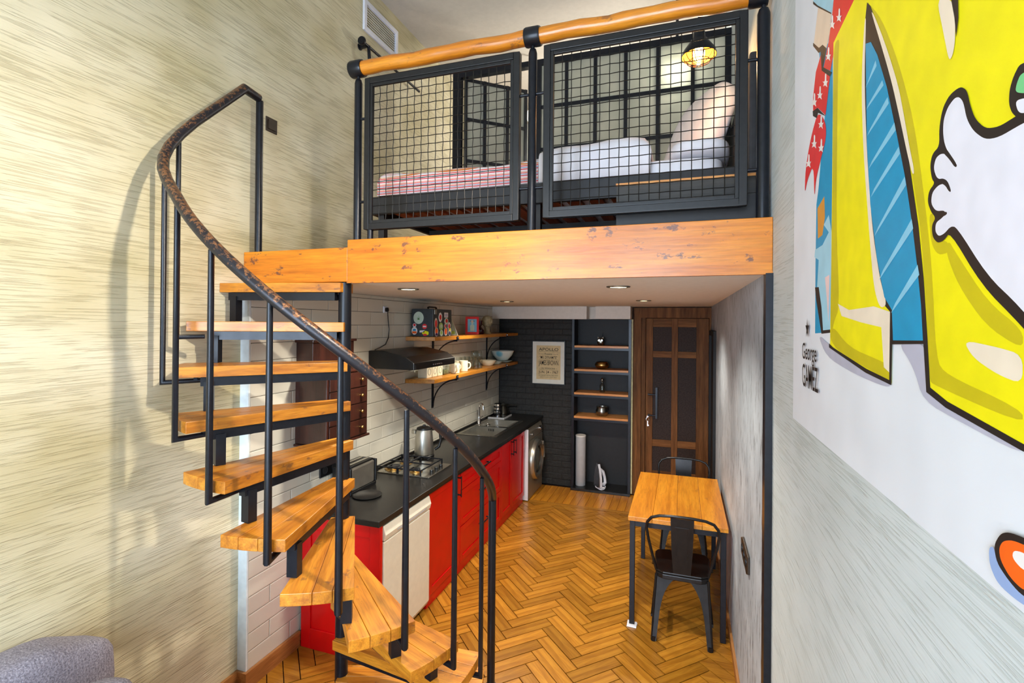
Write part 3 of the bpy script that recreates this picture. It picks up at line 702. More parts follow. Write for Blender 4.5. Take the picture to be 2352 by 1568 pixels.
for y in (2.73, 3.23): MB().lathe([(.015, .002), (.015, .022)], (-1.83, y, 0), 10).build('foot', 'black_plastic', fg)
cb = thing('base_cabinet', 'narrow red base cabinet with one door next to fridge', 'cabinet', (-2.05, 3.57, 0))
MB().box(-2.33, 3.30, .0, XF-.016, 3.855, .860).build('body', 'red_paint', cb)
d_ = frame_front(cb, 'door', 3.302, 3.853, .085, .852); vhandle(d_, 3.80, .675, .835)
db = thing('drawer_cabinet', 'red base cabinet with three drawers and black handles', 'cabinet', (-2.05, 4.35, 0))
MB().box(-2.33, 3.857, .0, XF-.016, 4.855, .860).build('body', 'red_paint', db)
for z0, z1, zh in ((.70, .852, .79), (.395, .693, .58), (.085, .388, .27)):
    d_ = frame_front(db, 'drawer', 3.859, 4.853, z0, z1, .05); hhandle(d_, 4.25, 4.47, zh)
sb = thing('sink_cabinet', 'red double door base cabinet under the sink', 'cabinet', (-2.05, 5.24, 0))
MB().box(-2.33, 4.857, .0, XF-.016, 5.655, .73).box(XF-.04, 4.857, .73, XF-.016, 5.655, .860).box(-2.33, 4.857, .73, -2.31, 5.655, .860).build('body', 'red_paint', sb)
d_ = frame_front(sb, 'door', 4.859, 5.20, .085, .852); vhandle(d_, 5.165, .68, .83)
d_ = frame_front(sb, 'door', 5.204, 5.653, .085, .852); vhandle(d_, 5.255, .68, .83)
wm = thing('washing_machine', 'silver front-loading washing machine at the end of the counter', 'washing machine', (-2.0, 6.0, 0))
MB().box(-2.32, 5.685, .012, -1.755, 6.31, .852).build('body', 'cool_white', wm, bevel=.004)
MB().box(-1.755, 5.685, .012, -1.716, 6.31, .705).build('front_panel', 'washer_silver', wm, bevel=.006)
cp = MB().prism([(-1.755, .71), (-1.716, .71), (-1.722, .80), (-1.738, .85), (-1.755, .85)], 'xz', 5.685, 6.31).build('control_panel', 'washer_silver', wm, bevel=.004)
MB().box(-1.757, 5.6825, .012, -1.718, 5.685, .85).build('white_edge', 'cool_white', wm)
MB().lathe([(.03, 0), (.03, .02), (.024, .026), (0, .026)], (-1.722, 6.2, .775), 16, 'x').build('dial', 'chrome', cp, smooth=40)
MB().lathe([(.013, 0), (.013, .012), (0, .012)], (-1.720, 5.86, .76), 12, 'x').build('knob', 'chrome', cp, smooth=40)
wd = MB().lathe([(.245, 0), (.245, .02), (.225, .045), (.185, .05), (.165, .03), (.165, 0)], (-1.716, 6.0, .43), 40, 'x').build('door_ring', 'brushed_steel', wm, smooth=40)
MB().lathe([(.170, .004), (.168, .012), (.15, .016), (.15, .004)], (-1.716, 6.0, .43), 36, 'x').build('seal', 'black_plastic', wd, smooth=40)
basic('porthole', (96, 100, 96), .06, 0, .2, 8)
MB().lathe([(.158, .010), (.14, .02), (.09, .035), (0, .042)], (-1.716, 6.0, .43), 36, 'x').build('porthole', 'porthole', wd, smooth=60)
hp = [(6.0+.222*math.cos(a), .43+.222*math.sin(a)) for a in [-.15+.9*i/8 for i in range(9)]]+[(6.0+.272*math.cos(a), .43+.272*math.sin(a)) for a in [.75-.9*i/8 for i in range(9)]]
MB().prism(hp, 'yz', -1.70, -1.664).build('handle', 'brushed_steel', wd, bevel=.004)
MB().box(-1.7155, 5.705, .03, -1.7145, 5.90, .10).build('filter_flap', 'washer_silver', wm)

# worktop (with the cut-out for the bowl)
wt = MB()
wt.box(XT+.002, 2.62, .862, -1.731, 4.985, .90).box(XT+.002, 5.445, .862, -1.731, 6.398, .90).box(XT+.002, 4.985, .862, -2.285, 5.445, .90).box(-1.895, 4.985, .862, -1.731, 5.445, .90)
wt_o = wt.build('worktop', 'counter_black', bevel=.004); single(wt_o, 'long black kitchen worktop over red cabinets and appliances', 'worktop')
us = MB().box(XT+.002, 2.62, .901, XT+.014, 6.398, .922).build('upstand', 'counter_black', None); us.parent = wt_o; us.matrix_parent_inverse = Matrix.Translation(-wt_o.location)

# sink and tap
sk = thing('kitchen_sink', 'stainless steel sink with square bowl and drainer', 'sink', (-2.09, 5.4, .90))
rm = MB(); zr0, zr1 = .9008, .9055
rm.box(-2.335, 4.965, zr0, -1.852, 4.99, zr1).box(-2.335, 5.44, zr0, -1.852, 5.49, zr1).box(-2.335, 5.88, zr0, -1.852, 5.905, zr1).box(-2.335, 4.99, zr0, -2.28, 5.44, zr1).box(-1.90, 4.99, zr0, -1.852, 5.44, zr1).box(-2.335, 5.49, zr0, -2.28, 5.88, zr1).box(-1.90, 5.49, zr0, -1.852, 5.88, zr1)
rm.build('rim', 'steel', sk, bevel=.001)
bw = MB(); a0, a1, b0, b1, zb = -2.28, -1.90, 4.99, 5.44, .745
bw.box(a0, b0, zb, a1, b1, zb+.003).box(a0-.003, b0, zb, a0, b1, .9008).box(a1, b0, zb, a1+.003, b1, .9008).box(a0, b0-.003, zb, a1, b0, .9008).box(a0, b1, zb, a1, b1+.003, .9008)
bo = bw.build('bowl', 'brushed_steel', sk)
MB().lathe([(.045, 0), (.045, .004), (.02, .002), (0, .002)], (-2.09, 5.21, zb+.003), 20).build('drain', 'chrome', bo, smooth=40)
for i in range(4): MB().box(-2.13+i*.02, 5.4365, .855, -2.122+i*.02, 5.4395, .882).build('overflow_slot', 'black_plastic', bo)
dn = MB().box(-2.28, 5.49, .9006, -1.90, 5.88, .9022).build('drainer', 'brushed_steel', sk)
for i in range(9): MB().box(-2.25, 5.52+i*.04, .9022, -1.93, 5.532+i*.04, .9045).build('ridge', 'brushed_steel', dn)
MB().lathe([(.028, .902), (.03, .912), (.012, .918), (.008, .93), (0, .932)], (-2.17, 5.52, 0), 16).build('strainer_knob', 'chrome', sk, smooth=50)
tp = thing('tap', 'chrome swan-neck kitchen tap behind the sink bowl', 'tap', (-2.31, 5.58, .9055))
MB().lathe([(.026, .9055), (.026, .912), (.02, .92), (.02, .985), (.015, .995)], (-2.308, 5.58, 0), 18).build('body', 'chrome', tp, smooth=40)
MB().tube([(-2.308, 5.58, .99), (-2.308, 5.58, 1.10), (-2.300, 5.577, 1.128), (-2.28, 5.57, 1.142), (-2.258, 5.562, 1.135), (-2.245, 5.557, 1.11), (-2.242, 5.556, 1.07)], .012, 12).build('spout', 'chrome', tp, smooth=60)
MB().tube([(-2.300, 5.575, .965), (-2.275, 5.56, .985), (-2.25, 5.548, 1.005)], .008, 8).build('lever', 'chrome', tp, smooth=60)

# drying things behind the sink
dk = thing('dish_tray', 'grey draining tray on the worktop behind the sink', 'tray', (-2.2, 6.08, .90))
MB().box(-2.325, 5.925, .9012, -2.115, 6.21, .907).build('base', 'black_plastic', dk, bevel=.002)
MB().box(-2.325, 5.915, .9012, -2.115, 5.925, .922).box(-2.115, 5.915, .9012, -2.105, 6.21, .922).build('edge', 'tube_grey', dk, bevel=.002)
ct = thing('cutlery_holder', 'perforated chrome cutlery holder standing on draining tray', 'holder', (-2.26, 6.12, .908))
MB().lathe([(.05, .908), (.05, 1.06), (.052, 1.066), (.047, 1.066), (.046, .912), (0, .912)], (-2.262, 6.10, 0), 24).build('cup', 'chrome', ct, smooth=40)
for i in range(3): MB().lathe([(.0507, .93+i*.045), (.0515, .934+i*.045), (.0515, .944+i*.045), (.0507, .948+i*.045)], (-2.262, 6.10, 0), 24).build('band', 'black_plastic', ct, smooth=40)
po = thing('saucepan', 'dark saucepan standing behind the chrome cutlery holder', 'pan', (-2.27, 6.29, .90))
MB().lathe([(.07, .902), (.078, .91), (.078, 1.02), (.082, 1.025), (.076, 1.025), (.074, .912), (0, .908)], (-2.262, 6.30, 0), 24).build('body', 'pewter', po, smooth=40)
MB().tube([(-2.19, 6.28, 1.0), (-2.12, 6.26, 1.015), (-2.05, 6.24, 1.02)], .009, 8).build('handle', 'black_plastic', po, smooth=50)

# hob
hb = thing('gas_hob', 'stainless steel gas hob with black grates and two knobs', 'hob', (-2.09, 3.67, .90))
MB().box(-2.333, 3.47, .9008, -1.850, 3.872, .9105).build('plate', 'steel', hb, bevel=.002)
for x, y, r in ((-2.235, 3.585, .055), (-2.02, 3.575, .034), (-2.225, 3.77, .036)):
    b = MB().lathe([(r+.018, .9105), (r+.016, .916), (r, .918), (r, .926), (0, .926)], (x, y, 0), 22).build('burner', 'brass', hb, smooth=40)
    MB().lathe([(r*.95, .9262), (r*.95, .935), (r*.8, .938), (0, .938)], (x, y, 0), 22).build('cap', 'black_metal', b, smooth=40)
for x, y in ((-1.892, 3.595), (-1.892, 3.675), (-1.892, 3.755)):
    kn = MB().lathe([(.017, .9108), (.016, .932), (0, .932)], (x, y, 0), 16).build('knob', 'black_plastic', hb, smooth=40)
    MB().lathe([(.014, .9322), (.014, .934), (0, .934)], (x, y, 0), 16).build('knob_top', 'chrome', kn, smooth=40)
for x0, x1, y0, y1 in ((-2.325, -2.145, 3.49, 3.86), (-2.135, -1.935, 3.49, 3.86)):
    g_ = MB(); zg = .948
    for a, b in (((x0, y0), (x1, y0)), ((x1, y0), (x1, y1)), ((x1, y1), (x0, y1)), ((x0, y1), (x0, y0)), ((x0, (y0+y1)/2), (x1, (y0+y1)/2)), (((x0+x1)/2, y0), ((x0+x1)/2, y0+.07)), (((x0+x1)/2, y1), ((x0+x1)/2, y1-.07))): g_.bar((*a, zg), (*b, zg), .009, .009)
    for a in ((x0, y0), (x1, y0), (x0, y1), (x1, y1)): g_.bar((*a, .9107), (*a, zg), .009, .009)
    g_.build('grate', 'black_metal', hb)

# kettle
kx, ky = -2.195, 4.02
ke = thing('electric_kettle', 'brushed steel electric kettle with black handle on worktop', 'kettle', (kx, ky, .90))
MB().lathe([(.088, .9012), (.092, .905), (.092, .925), (.085, .93)], (kx, ky, 0), 28).build('base', 'black_plastic', ke, smooth=40)
MB().lathe([(.084, .932), (.086, .94), (.082, 1.05), (.074, 1.13), (.068, 1.15)], (kx, ky, 0), 32).build('body', 'brushed_steel', ke, smooth=40)
MB().lathe([(.069, 1.1505), (.066, 1.165), (.04, 1.176), (.014, 1.18), (.012, 1.192), (0, 1.194)], (kx, ky, 0), 28).build('lid', 'black_plastic', ke, smooth=40)
MB().prism([(kx-.062, ky-.055), (kx-.105, ky-.045), (kx-.062, ky+.012)], 'xy', 1.112, 1.148).build('spout', 'brushed_steel', ke, bevel=.006)
MB().tube([(kx+.062, ky+.03, 1.15), (kx+.095, ky+.06, 1.152), (kx+.122, ky+.075, 1.11), (kx+.128, ky+.078, 1.05), (kx+.115, ky+.07, .99), (kx+.083, ky+.05, .965)], .013, 10).build('handle', 'black_plastic', ke, smooth=60)
MB().box(kx+.03, ky-.098, .906, kx+.055, ky-.086, .925).build('switch', 'chrome', ke)
# toaster
to = thing('toaster', 'steel and black two-slot toaster behind the staircase pole', 'toaster', (-2.235, 3.08, .90))
MB().box(-2.315, 2.93, .902, -2.165, 3.235, .925).build('base', 'black_plastic', to, bevel=.004)
MB().box(-2.31, 2.945, .9252, -2.17, 3.22, 1.085).build('body', 'brushed_steel', to, bevel=.012)
for y in (3.221, 2.922): MB().box(-2.318, y, .9252, -2.163, y+.022, 1.09).build('end_cap', 'black_plastic', to, bevel=.006)
tt = MB().box(-2.30, 2.95, 1.0855, -2.18, 3.215, 1.10).build('top', 'black_plastic', to, bevel=.004)
for x in (-2.275, -2.222): MB().box(x, 2.975, 1.1005, x+.022, 3.19, 1.104).build('slot', 'steel', tt)
dp = MB().lathe([(.02, .9012), (.085, .9012), (.098, .906), (.100, .910), (.094, .909), (.086, .905), (0, .904)], (-2.07, 2.985, 0), 36).build('dish', 'black_plastic', smooth=50)
single(dp, 'round black dish lying on worktop in front of toaster', 'dish')

# cooker hood
hd_ = thing('cooker_hood', 'black slanted cooker hood with glossy control strip over hob', 'hood', (-2.13, 3.7, 1.75))
HY0, HY1 = 3.395, 4.125
MB().prism([(XT+.002, 1.885), (-2.22, 1.885), (-2.02, 1.845), (-1.945, 1.797), (-1.945, 1.742), (XT+.002, 1.742)], 'xz', HY0, HY1).build('canopy', 'black_plastic', hd_, bevel=.006)
MB().box(-1.9448, HY0+.02, 1.748, -1.9405, HY1-.02, 1.785).build('control_strip', 'counter_black', hd_)
for i in range(5): MB().box(-1.9404, 3.70+i*.035, 1.762, -1.9388, 3.72+i*.035, 1.772).build('button', 'chrome', hd_)
MB().box(-2.30, HY0+.05, 1.737, -2.0, HY1-.05, 1.7418).build('filter', 'brushed_steel', hd_)
so = thing('wall_socket', 'small white wall socket high on tiles above cooker hood', 'socket', (XT, 3.62, 2.19))
MB().box(XT+.0005, 3.59, 2.188, XT+.014, 3.65, 2.242).build('plate', 'cool_white', so, bevel=.003)
MB().lathe([(.019, .014), (.019, .03), (.01, .034)], (XT, 3.62, 2.215), 14, 'x').build('plug', 'black_plastic', so, smooth=40)
cd = MB().tube([(XT+.028, 3.62, 2.205), (XT+.02, 3.64, 2.14), (XT+.016, 3.665, 2.05), (XT+.016, 3.655, 1.98), (XT+.016, 3.61, 1.925), (XT+.016, 3.53, 1.902), (XT+.03, 3.44, 1.889)], .004, 6).build('power_cord', 'black_plastic', smooth=60)
single(cd, 'thin black power cord hanging from white socket to hood', 'cord')
s2 = thing('wall_socket', 'black double socket plate on the white tiles behind toaster', 'socket', (XT, 2.93, 1.03))
MB().box(XT+.0005, 2.835, 1.035, XT+.012, 3.03, 1.118).build('plate', 'black_plastic', s2, bevel=.004)
for y in (2.885, 2.98):
    MB().lathe([(.026, .012), (.026, .014), (.023, .014), (.023, .0125), (0, .0125)], (XT, y, 1.077), 18, 'x').build('outlet', 'panel_black', s2, smooth=40)

# mahogany drawer cabinet on the wall
mc = thing('wall_drawer_cabinet', 'dark mahogany wall cabinet with small drawers and brass knobs', 'cabinet', (-2.23, 2.81, 1.31))
X0 = XT+.001
MB().box(X0, 2.605, 1.325, -2.112, 3.035, 1.775).build('lower_body', 'mahogany', mc, bevel=.003)
MB().box(X0, 2.59, 1.31, -2.10, 3.05, 1.325).build('plinth', 'mahogany', mc, bevel=.003)
MB().box(X0, 2.595, 1.775, -2.10, 3.05, 1.79).build('cornice', 'mahogany', mc, bevel=.003)
MB().box(X0, 2.61, 1.79, -2.225, 3.03, 1.975).build('upper_body', 'mahogany', mc, bevel=.003)
MB().box(X0, 2.595, 1.975, -2.21, 3.045, 1.993).build('top_board', 'mahogany', mc, bevel=.004)
for i in range(4):
    for y0, y1 in ((2.625, 2.815), (2.825, 3.018)):
        z0 = 1.335+i*.11
        d_ = MB().box(-2.112, y0, z0, -2.103, y1, z0+.102).build('drawer', 'mahogany', mc, bevel=.002)
        MB().lathe([(.006, 0), (.006, .010), (.012, .016), (.012, .022), (.006, .027), (0, .027)], (-2.103, (y0+y1)/2+.02, z0+.052), 12, 'x').build('knob', 'brass', d_, smooth=50)

# shelves on brackets
def shelf(zt_, label):
    s = thing('wall_shelf', label, 'shelf', (-2.22, 5.2, zt_-.036), group=None)
    MB().prism([(XT+.001, 3.955), (-2.09, 4.01), (-2.085, 6.385), (XT+.001, 6.385)], 'xy', zt_-.036, zt_).build('board', 'shelf_wood', s, bevel=.003)
    for y in (4.475, 5.925):
        m_ = MB().box(XT+.0005, y-.016, zt_-.34, XT+.009, y+.016, zt_-.036).bar((XT+.005, y, zt_-.040), (-2.085, y, zt_-.040), .032, .007)
        m_.box(-2.0845, y-.016, zt_-.045, -2.078, y+.016, zt_-.004)
        c0 = (XT+.012, zt_-.32); 
        m_.tube([(XT+.012+.258*(1-math.cos(t)), y, zt_-.32+.272*math.sin(t)) for t in [PI/2*i/10 for i in range(11)]], .007, 6)
        b = m_.build('bracket', 'black_metal', s)
        MB().lathe([(.006, 0), (.005, .004), (0, .005)], (-2.078, y, zt_-.018), 10, 'x').build('screw', 'chrome', b, smooth=40)
    return s
shelf(1.982, 'upper oak wall shelf on black curved brackets'); shelf(1.601, 'lower oak wall shelf holding mugs and glasses')

# upper shelf: stickered metal box, card, frame, bottle, stone head
ZU = 1.9825
bs = thing('sticker_box', 'dark grey metal box covered in colourful stickers on upper shelf', 'box', (-2.2, 4.13, ZU))
qx0, qx1, qy0, qy1 = -2.335, -2.115, 4.02, 4.40
MB().box(qx0, qy0, ZU, qx1, qy1, 2.235).build('body', basic('box_grey', (58, 64, 68), .5, .1), bs, bevel=.006)
MB().tube([(-2.225, 4.13, 2.2355), (-2.225, 4.13, 2.25), (-2.225, 4.15, 2.255), (-2.225, 4.27, 2.255), (-2.225, 4.29, 2.25), (-2.225, 4.29, 2.2355)], .008, 8).build('handle', 'black_plastic', bs, smooth=50)
MB().box(qx1, 4.04, 2.185, qx1+.006, 4.085, 2.228).build('latch', 'pewter', bs, bevel=.002)
def ell(cx, cz, a, b, n=16, wob_=0): return [(cx+a*(1+wob_*(i % 2))*math.cos(2*PI*i/n), cz+b*(1+wob_*(i % 2))*math.sin(2*PI*i/n)) for i in range(n)]
sn = [0]
def sticker(face, cx, cz, shapes):
    for i, (c, poly) in enumerate(shapes):
        t0 = .0006+.0006*i
        if face == 'y': o = MB().prism(poly, 'xz', qy0-t0-.0005, qy0-t0)
        else: o = MB().prism(poly, 'yz', qx1+t0, qx1+t0+.0005)
        o = o.build('sticker' if i == 0 else 'print', 'paint_'+c, bs if i == 0 else first)
        if i == 0: first = o
def leaf(cx, cz, s):
    p = []
    for i in range(7):
        a = math.radians(-20+220*i/6); l = s*(1 if i == 3 else .8 if i in (2, 4) else .6 if i in (1, 5) else .4)
        p += [(cx+l*math.cos(a), cz+l*math.sin(a)), (cx+s*.2*math.cos(a+.3), cz+s*.2*math.sin(a+.3))]
    return p
sticker('y', 0, 0, [('mint', ell(-2.262, 2.153, .052, .056, 24)), ('leaf', leaf(-2.262, 2.14, .035))])
sticker('y', 0, 0, [('white', ell(-2.303, 2.035, .030, .035)+[]), ('orange', [(-2.325, 2.01), (-2.281, 2.01), (-2.281, 2.03), (-2.325, 2.03)]), ('blue', [(-2.32, 2.034), (-2.286, 2.034), (-2.29, 2.052), (-2.315, 2.052)])])
sticker('y', 0, 0, [('white', ell(-2.303, 2.085, .018, .018)), ('red', ell(-2.303, 2.088, .013, .011))])
sticker('y', 0, 0, [('red', ell(-2.20, 2.075, .024, .024, 20)), ('white', [(-2.217, 2.069), (-2.183, 2.069), (-2.183, 2.081), (-2.217, 2.081)])])
sticker('y', 0, 0, [('white', [(-2.25, 2.02), (-2.20, 2.024), (-2.20, 2.042), (-2.25, 2.038)])])
sticker('y', 0, 0, [('yellow', ell(-2.19, 2.015, .032, .02, 10, .15)), ('red', ell(-2.195, 2.0, .02, .01))])
sticker('x', 0, 0, [('white', ell(4.16, 2.16, .035, .042, 14, .1)), ('red', ell(4.16, 2.16, .02, .024))])
sticker('x', 0, 0, [('white', [(4.24, 2.16), (4.32, 2.16), (4.32, 2.205), (4.24, 2.205)]), ('shade', [(4.248, 2.168), (4.312, 2.168), (4.312, 2.198), (4.248, 2.198)])])
sticker('x', 0, 0, [('mint', ell(4.285, 2.125, .042, .032)), ('red', ell(4.29, 2.128, .024, .018))])
sticker('x', 0, 0, [('beige', ell(4.075, 2.105, .030, .048)), ('red', ell(4.075, 2.10, .02, .036))])
sticker('x', 0, 0, [('lime', ell(4.175, 2.075, .042, .036)), ('mint', ell(4.18, 2.078, .022, .018))])
sticker('x', 0, 0, [('white', ell(4.345, 2.078, .03, .034, 16, .25)), ('red', ell(4.345, 2.078, .018, .02))])
sticker('x', 0, 0, [('pink', ell(4.265, 2.08, .022, .022)), ('red', ell(4.265, 2.08, .012, .013))])
sticker('x', 0, 0, [('white', ell(4.085, 2.027, .034, .042)), ('orange', ell(4.085, 2.034, .024, .026)), ('purple', ell(4.085, 2.004, .024, .012))])
sticker('x', 0, 0, [('mint', ell(4.185, 2.015, .034, .03)), ('lime', ell(4.185, 2.018, .02, .017))])
sticker('x', 0, 0, [('white', ell(4.275, 2.028, .034, .04)), ('orange', ell(4.275, 2.028, .025, .031))])
sticker('x', 0, 0, [('white', ell(4.36, 2.03, .028, .044)), ('navy', ell(4.36, 2.01, .02, .02)), ('yellow', ell(4.36, 2.045, .016, .016))])
gc = thing('paper_card', 'pale green folded card standing beside the stickered box', 'card', (-2.25, 4.6, ZU))
MB().add([(-2.33, 4.56, ZU), (-2.14, 4.60, ZU), (-2.215, 4.60, 2.17), (-2.33, 4.57, 2.17)], [(0, 1, 2, 3)]).add([(-2.33, 4.566, ZU), (-2.14, 4.606, ZU), (-2.215, 4.606, 2.17), (-2.33, 4.576, 2.17)], [(3, 2, 1, 0)]).build('sheet', 'paint_mint', gc)
MB().bar((-2.31, 4.562, ZU+.03), (-2.17, 4.592, ZU+.03), .002, .03).build('green_band', 'paint_lime', gc)
MB().bar((-2.14, 4.598, ZU+.002), (-2.217, 4.598, 2.17), .004, .004).bar((-2.33, 4.558, ZU+.003), (-2.14, 4.598, ZU+.003), .004, .005).build('border', 'paper_white', gc)
rf = thing('photo_frame', 'bright red photo frame leaning back on the upper shelf', 'frame', (-2.2, 5.1, ZU), local=True, rotz=math.radians(24))
ti = Matrix.Rotation(math.radians(-13), 4, 'X')
def tilt(o): o.data.transform(ti); return o
f_ = MB()
for a in ((-.075, -.05), (.05, .075)): f_.box(a[0], -.008, .002, a[1], .006, .20)
f_.box(-.05, -.008, .002, .05, .006, .028).box(-.05, -.008, .174, .05, .006, .20)
fo = tilt(f_.build('frame', 'paint_red', rf, bevel=.003))
for i in range(10):
    for sx in (-.0625, .0625): tilt(MB().box(sx-.009, -.011, .012+i*.0185, sx+.009, -.008, .022+i*.0185).build('rib', 'paint_red', fo))
pc = tilt(MB().box(-.05, -.003, .028, .05, .002, .174).build('picture', 'paint_sky', rf))
tilt(MB().prism([(-.02, .04), (.022, .04), (.024, .10), (.01, .11), (.012, .14), (-.01, .14), (-.008, .11), (-.022, .10)], 'xz', -.0045, -.003).build('figure', 'paint_mint', pc))
tilt(MB().prism(ell(0, .146, .014, .016), 'xz', -.0055, -.0045).build('figure_head', 'paint_beige', pc))
MB().bar((0, .03, .15), (0, .12, .004), .05, .004).build('easel_stand', 'black_plastic', rf)
db_ = MB().lathe([(.05, ZU), (.055, ZU+.01), (.055, ZU+.05), (.03, ZU+.075), (.022, ZU+.085), (.032, ZU+.11), (.036, ZU+.155), (.033, ZU+.155), (.028, ZU+.11), (0, ZU+.10)], (-2.215, 5.34, 0), 20).build('goblet', basic('dark_red_glaze', (70, 18, 26), .2), smooth=40)
single(db_, 'dark red glazed goblet behind the red photo frame', 'goblet')
sh = thing('stone_head', 'pale carved stone head on a neck at the shelf end', 'sculpture', (-2.23, 5.62, ZU))
basic('stone', (176, 164, 130), .8, 0, .2, 30, .4)
MB().lathe([(.055, ZU), (.05, ZU+.012), (.034, ZU+.03), (.03, ZU+.075), (.036, ZU+.09)], (-2.23, 5.62, 0), 20).build('neck', 'stone', sh, smooth=50)
hd2 = MB().blob((-2.23, 5.62, ZU+.148), (.062, .068, .072), .9, 24, 16).build('head', 'stone', sh, smooth=60)
MB().blob((-2.165, 5.60, ZU+.145), (.012, .010, .022), .9, 10, 8).build('nose', 'stone', hd2, smooth=60)

# lower shelf: canisters, dish, mugs, glasses, bowls
ZLs = 1.6015
for i, (y, lab) in enumerate(((4.12, 'cream square canister with a printed ring nearest the cooker hood side'), (4.23, 'cream square canister with printed ring, middle of the three'), (4.34, 'cream square canister with printed ring beside the glass dish'))):
    c = thing('canister', lab, 'canister', (-2.24, y, ZLs), 'canisters on the lower shelf')
    MB().box(-2.295, y-.048, ZLs, -2.20, y+.048, ZLs+.105).build('body', 'ceramic_cream', c, bevel=.004)
    MB().box(-2.293, y-.046, ZLs+.1052, -2.202, y+.046, ZLs+.118).build('lid', 'ceramic_cream', c, bevel=.004)
    MB().tube([(-2.1995, y+.027*math.cos(t), ZLs+.055+.03*math.sin(t)) for t in [2*PI*j/20 for j in range(20)]], .0016, 4, True).build('printed_ring', 'ink_black', c)
gd_ = thing('glass_dish', 'low glass dish with lid between canisters and mugs', 'dish', (-2.24, 4.52, ZLs))
MB().box(-2.31, 4.40, ZLs, -2.19, 4.545, ZLs+.075).build('dish', 'clear_glass', gd_, bevel=.01)
MB().box(-2.295, 4.415, ZLs+.006, -2.205, 4.53, ZLs+.045).build('dried_leaves', basic('herbs', (110, 112, 70), .9, 0, .5, 90), gd_, bevel=.006)
MB().box(-2.305, 4.405, ZLs+.076, -2.195, 4.54, ZLs+.082).build('lid', 'clear_glass', gd_, bevel=.002)
def mug(x, y, rz, lab, s=1):
    t = thing('mug', lab, 'mug', (x, y, ZLs), 'mugs on the lower shelf', local=True, rotz=rz)
    MB().lathe([(.038*s, 0), (.042*s, .004), (.042*s, .098*s), (.040*s, .10*s), (.038*s, .098*s), (.037*s, .01), (0, .008)], n=24).build('body', 'ceramic_cream', t, smooth=40)
    MB().tube([(.040*s, 0, .078*s), (.062*s, 0, .080*s), (.073*s, 0, .066*s), (.074*s, 0, .045*s), (.064*s, 0, .028*s), (.040*s, 0, .022*s)], .0065*s, 8).build('handle', 'ceramic_cream', t, smooth=60)
mug(-2.165, 4.60, -.9, 'cream mug standing nearest the glass dish at front', 1.02); mug(-2.235, 4.70, .5, 'cream mug second along the lower shelf with handle forward', 1.0)
mug(-2.18, 4.83, .9, 'tall cream mug third along with round handle to right', 1.12); mug(-2.27, 4.90, .7, 'cream mug at the back beside the drinking glasses', 1.0)
gl = MB().lathe([(0, .002), (.028, .002), (.032, .006), (.036, .13), (.0365, .131)], n=18, open_=True).mesh('drinking_glass', 40); gl.materials.append(MAT['clear_glass'])
for x, y in ((-2.15, 5.10), (-2.235, 5.06), (-2.15, 5.20), (-2.235, 5.16), (-2.31, 5.0), (-2.31, 5.1), (-2.31, 5.22), (-2.32, 4.78)):
    o = bpy.data.objects.new('drinking_glass', gl); COL.objects.link(o); o.location = (x, y, ZLs); tag(o, 'clear tumbler among the drinking glasses on the lower shelf', 'glass', 'drinking glasses on the lower shelf')
wg = MB().lathe([(.032, 0), (.03, .003), (.005, .008), (.0045, .075), (.02, .09), (.036, .12), (.036, .155), (.030, .185)], n=18, open_=True).mesh('wine_glass', 40); wg.materials.append(MAT['clear_glass'])
for x, y in ((-2.20, 5.31), (-2.28, 5.34), (-2.30, 5.44)):
    o = bpy.data.objects.new('wine_glass', wg); COL.objects.link(o); o.location = (x, y, ZLs); tag(o, 'clear stemmed wine glass beside the shallow bowl', 'glass', 'wine glasses on the lower shelf')
def bowl(name, x, y, z, r, h, mat, lab, cat, foot=.5):
    o = MB().lathe([(r*foot, 0), (r*foot*1.1, .006), (r*.82, h*.5), (r, h), (r*.97, h), (r*.78, h*.5), (r*foot*.9, .012), (0, .010)], (x, y, z), 28).build(name, mat, smooth=50); return single(o, lab, cat)
bowl('shallow_bowl', -2.21, 5.60, ZLs, .105, .062, 'ceramic_cream', 'shallow cream bowl in front of the bracket on lower shelf', 'bowl', .55)
bowl('saucer', -2.20, 5.85, ZLs, .085, .035, 'ceramic_mint', 'small pale green dish between two bowls on lower shelf', 'dish', .6)
pt_ = MB().lathe([(.07, 0), (.075, .004), (.125, .022), (.127, .025), (.123, .025), (.07, .008), (0, .007)], (-2.215, 6.14, ZLs), 28).build('plate', 'ceramic_mint', smooth=50); single(pt_, 'pale green plate under the large mixing bowl', 'plate')
# large bowl with a blue brush mark
m, N, L, P = nt('mixing_bowl_glaze'); MAT['mixing_bowl_glaze'] = m
v = coords(N, L, (1, 1, 1)); g_ = N.new('ShaderNodeTexGradient'); g_.gradient_type = 'SPHERICAL'
mp = N.new('ShaderNodeMapping'); mp.inputs['Location'].default_value = (.0, 1.9, -1.55); mp.inputs['Scale'].default_value = (16, 16, 16); L.new(v, mp.inputs[0]); L.new(mp.outputs[0], g_.inputs[0])
L.new(mixc(N, L, ramp(N, L, g_.outputs['Fac'], [(.1, (0, 0, 0, 1)), (.5, (.8, .8, .8, 1))]), lin((224, 234, 226)), lin((90, 190, 216))), P.inputs['Base Color']); P.inputs['Roughness'].default_value = .2
bowl('mixing_bowl', -2.215, 6.14, ZLs+.026, .150, .125, 'mixing_bowl_glaze', 'large pale mixing bowl with blue mark stacked on a plate', 'bowl', .42)

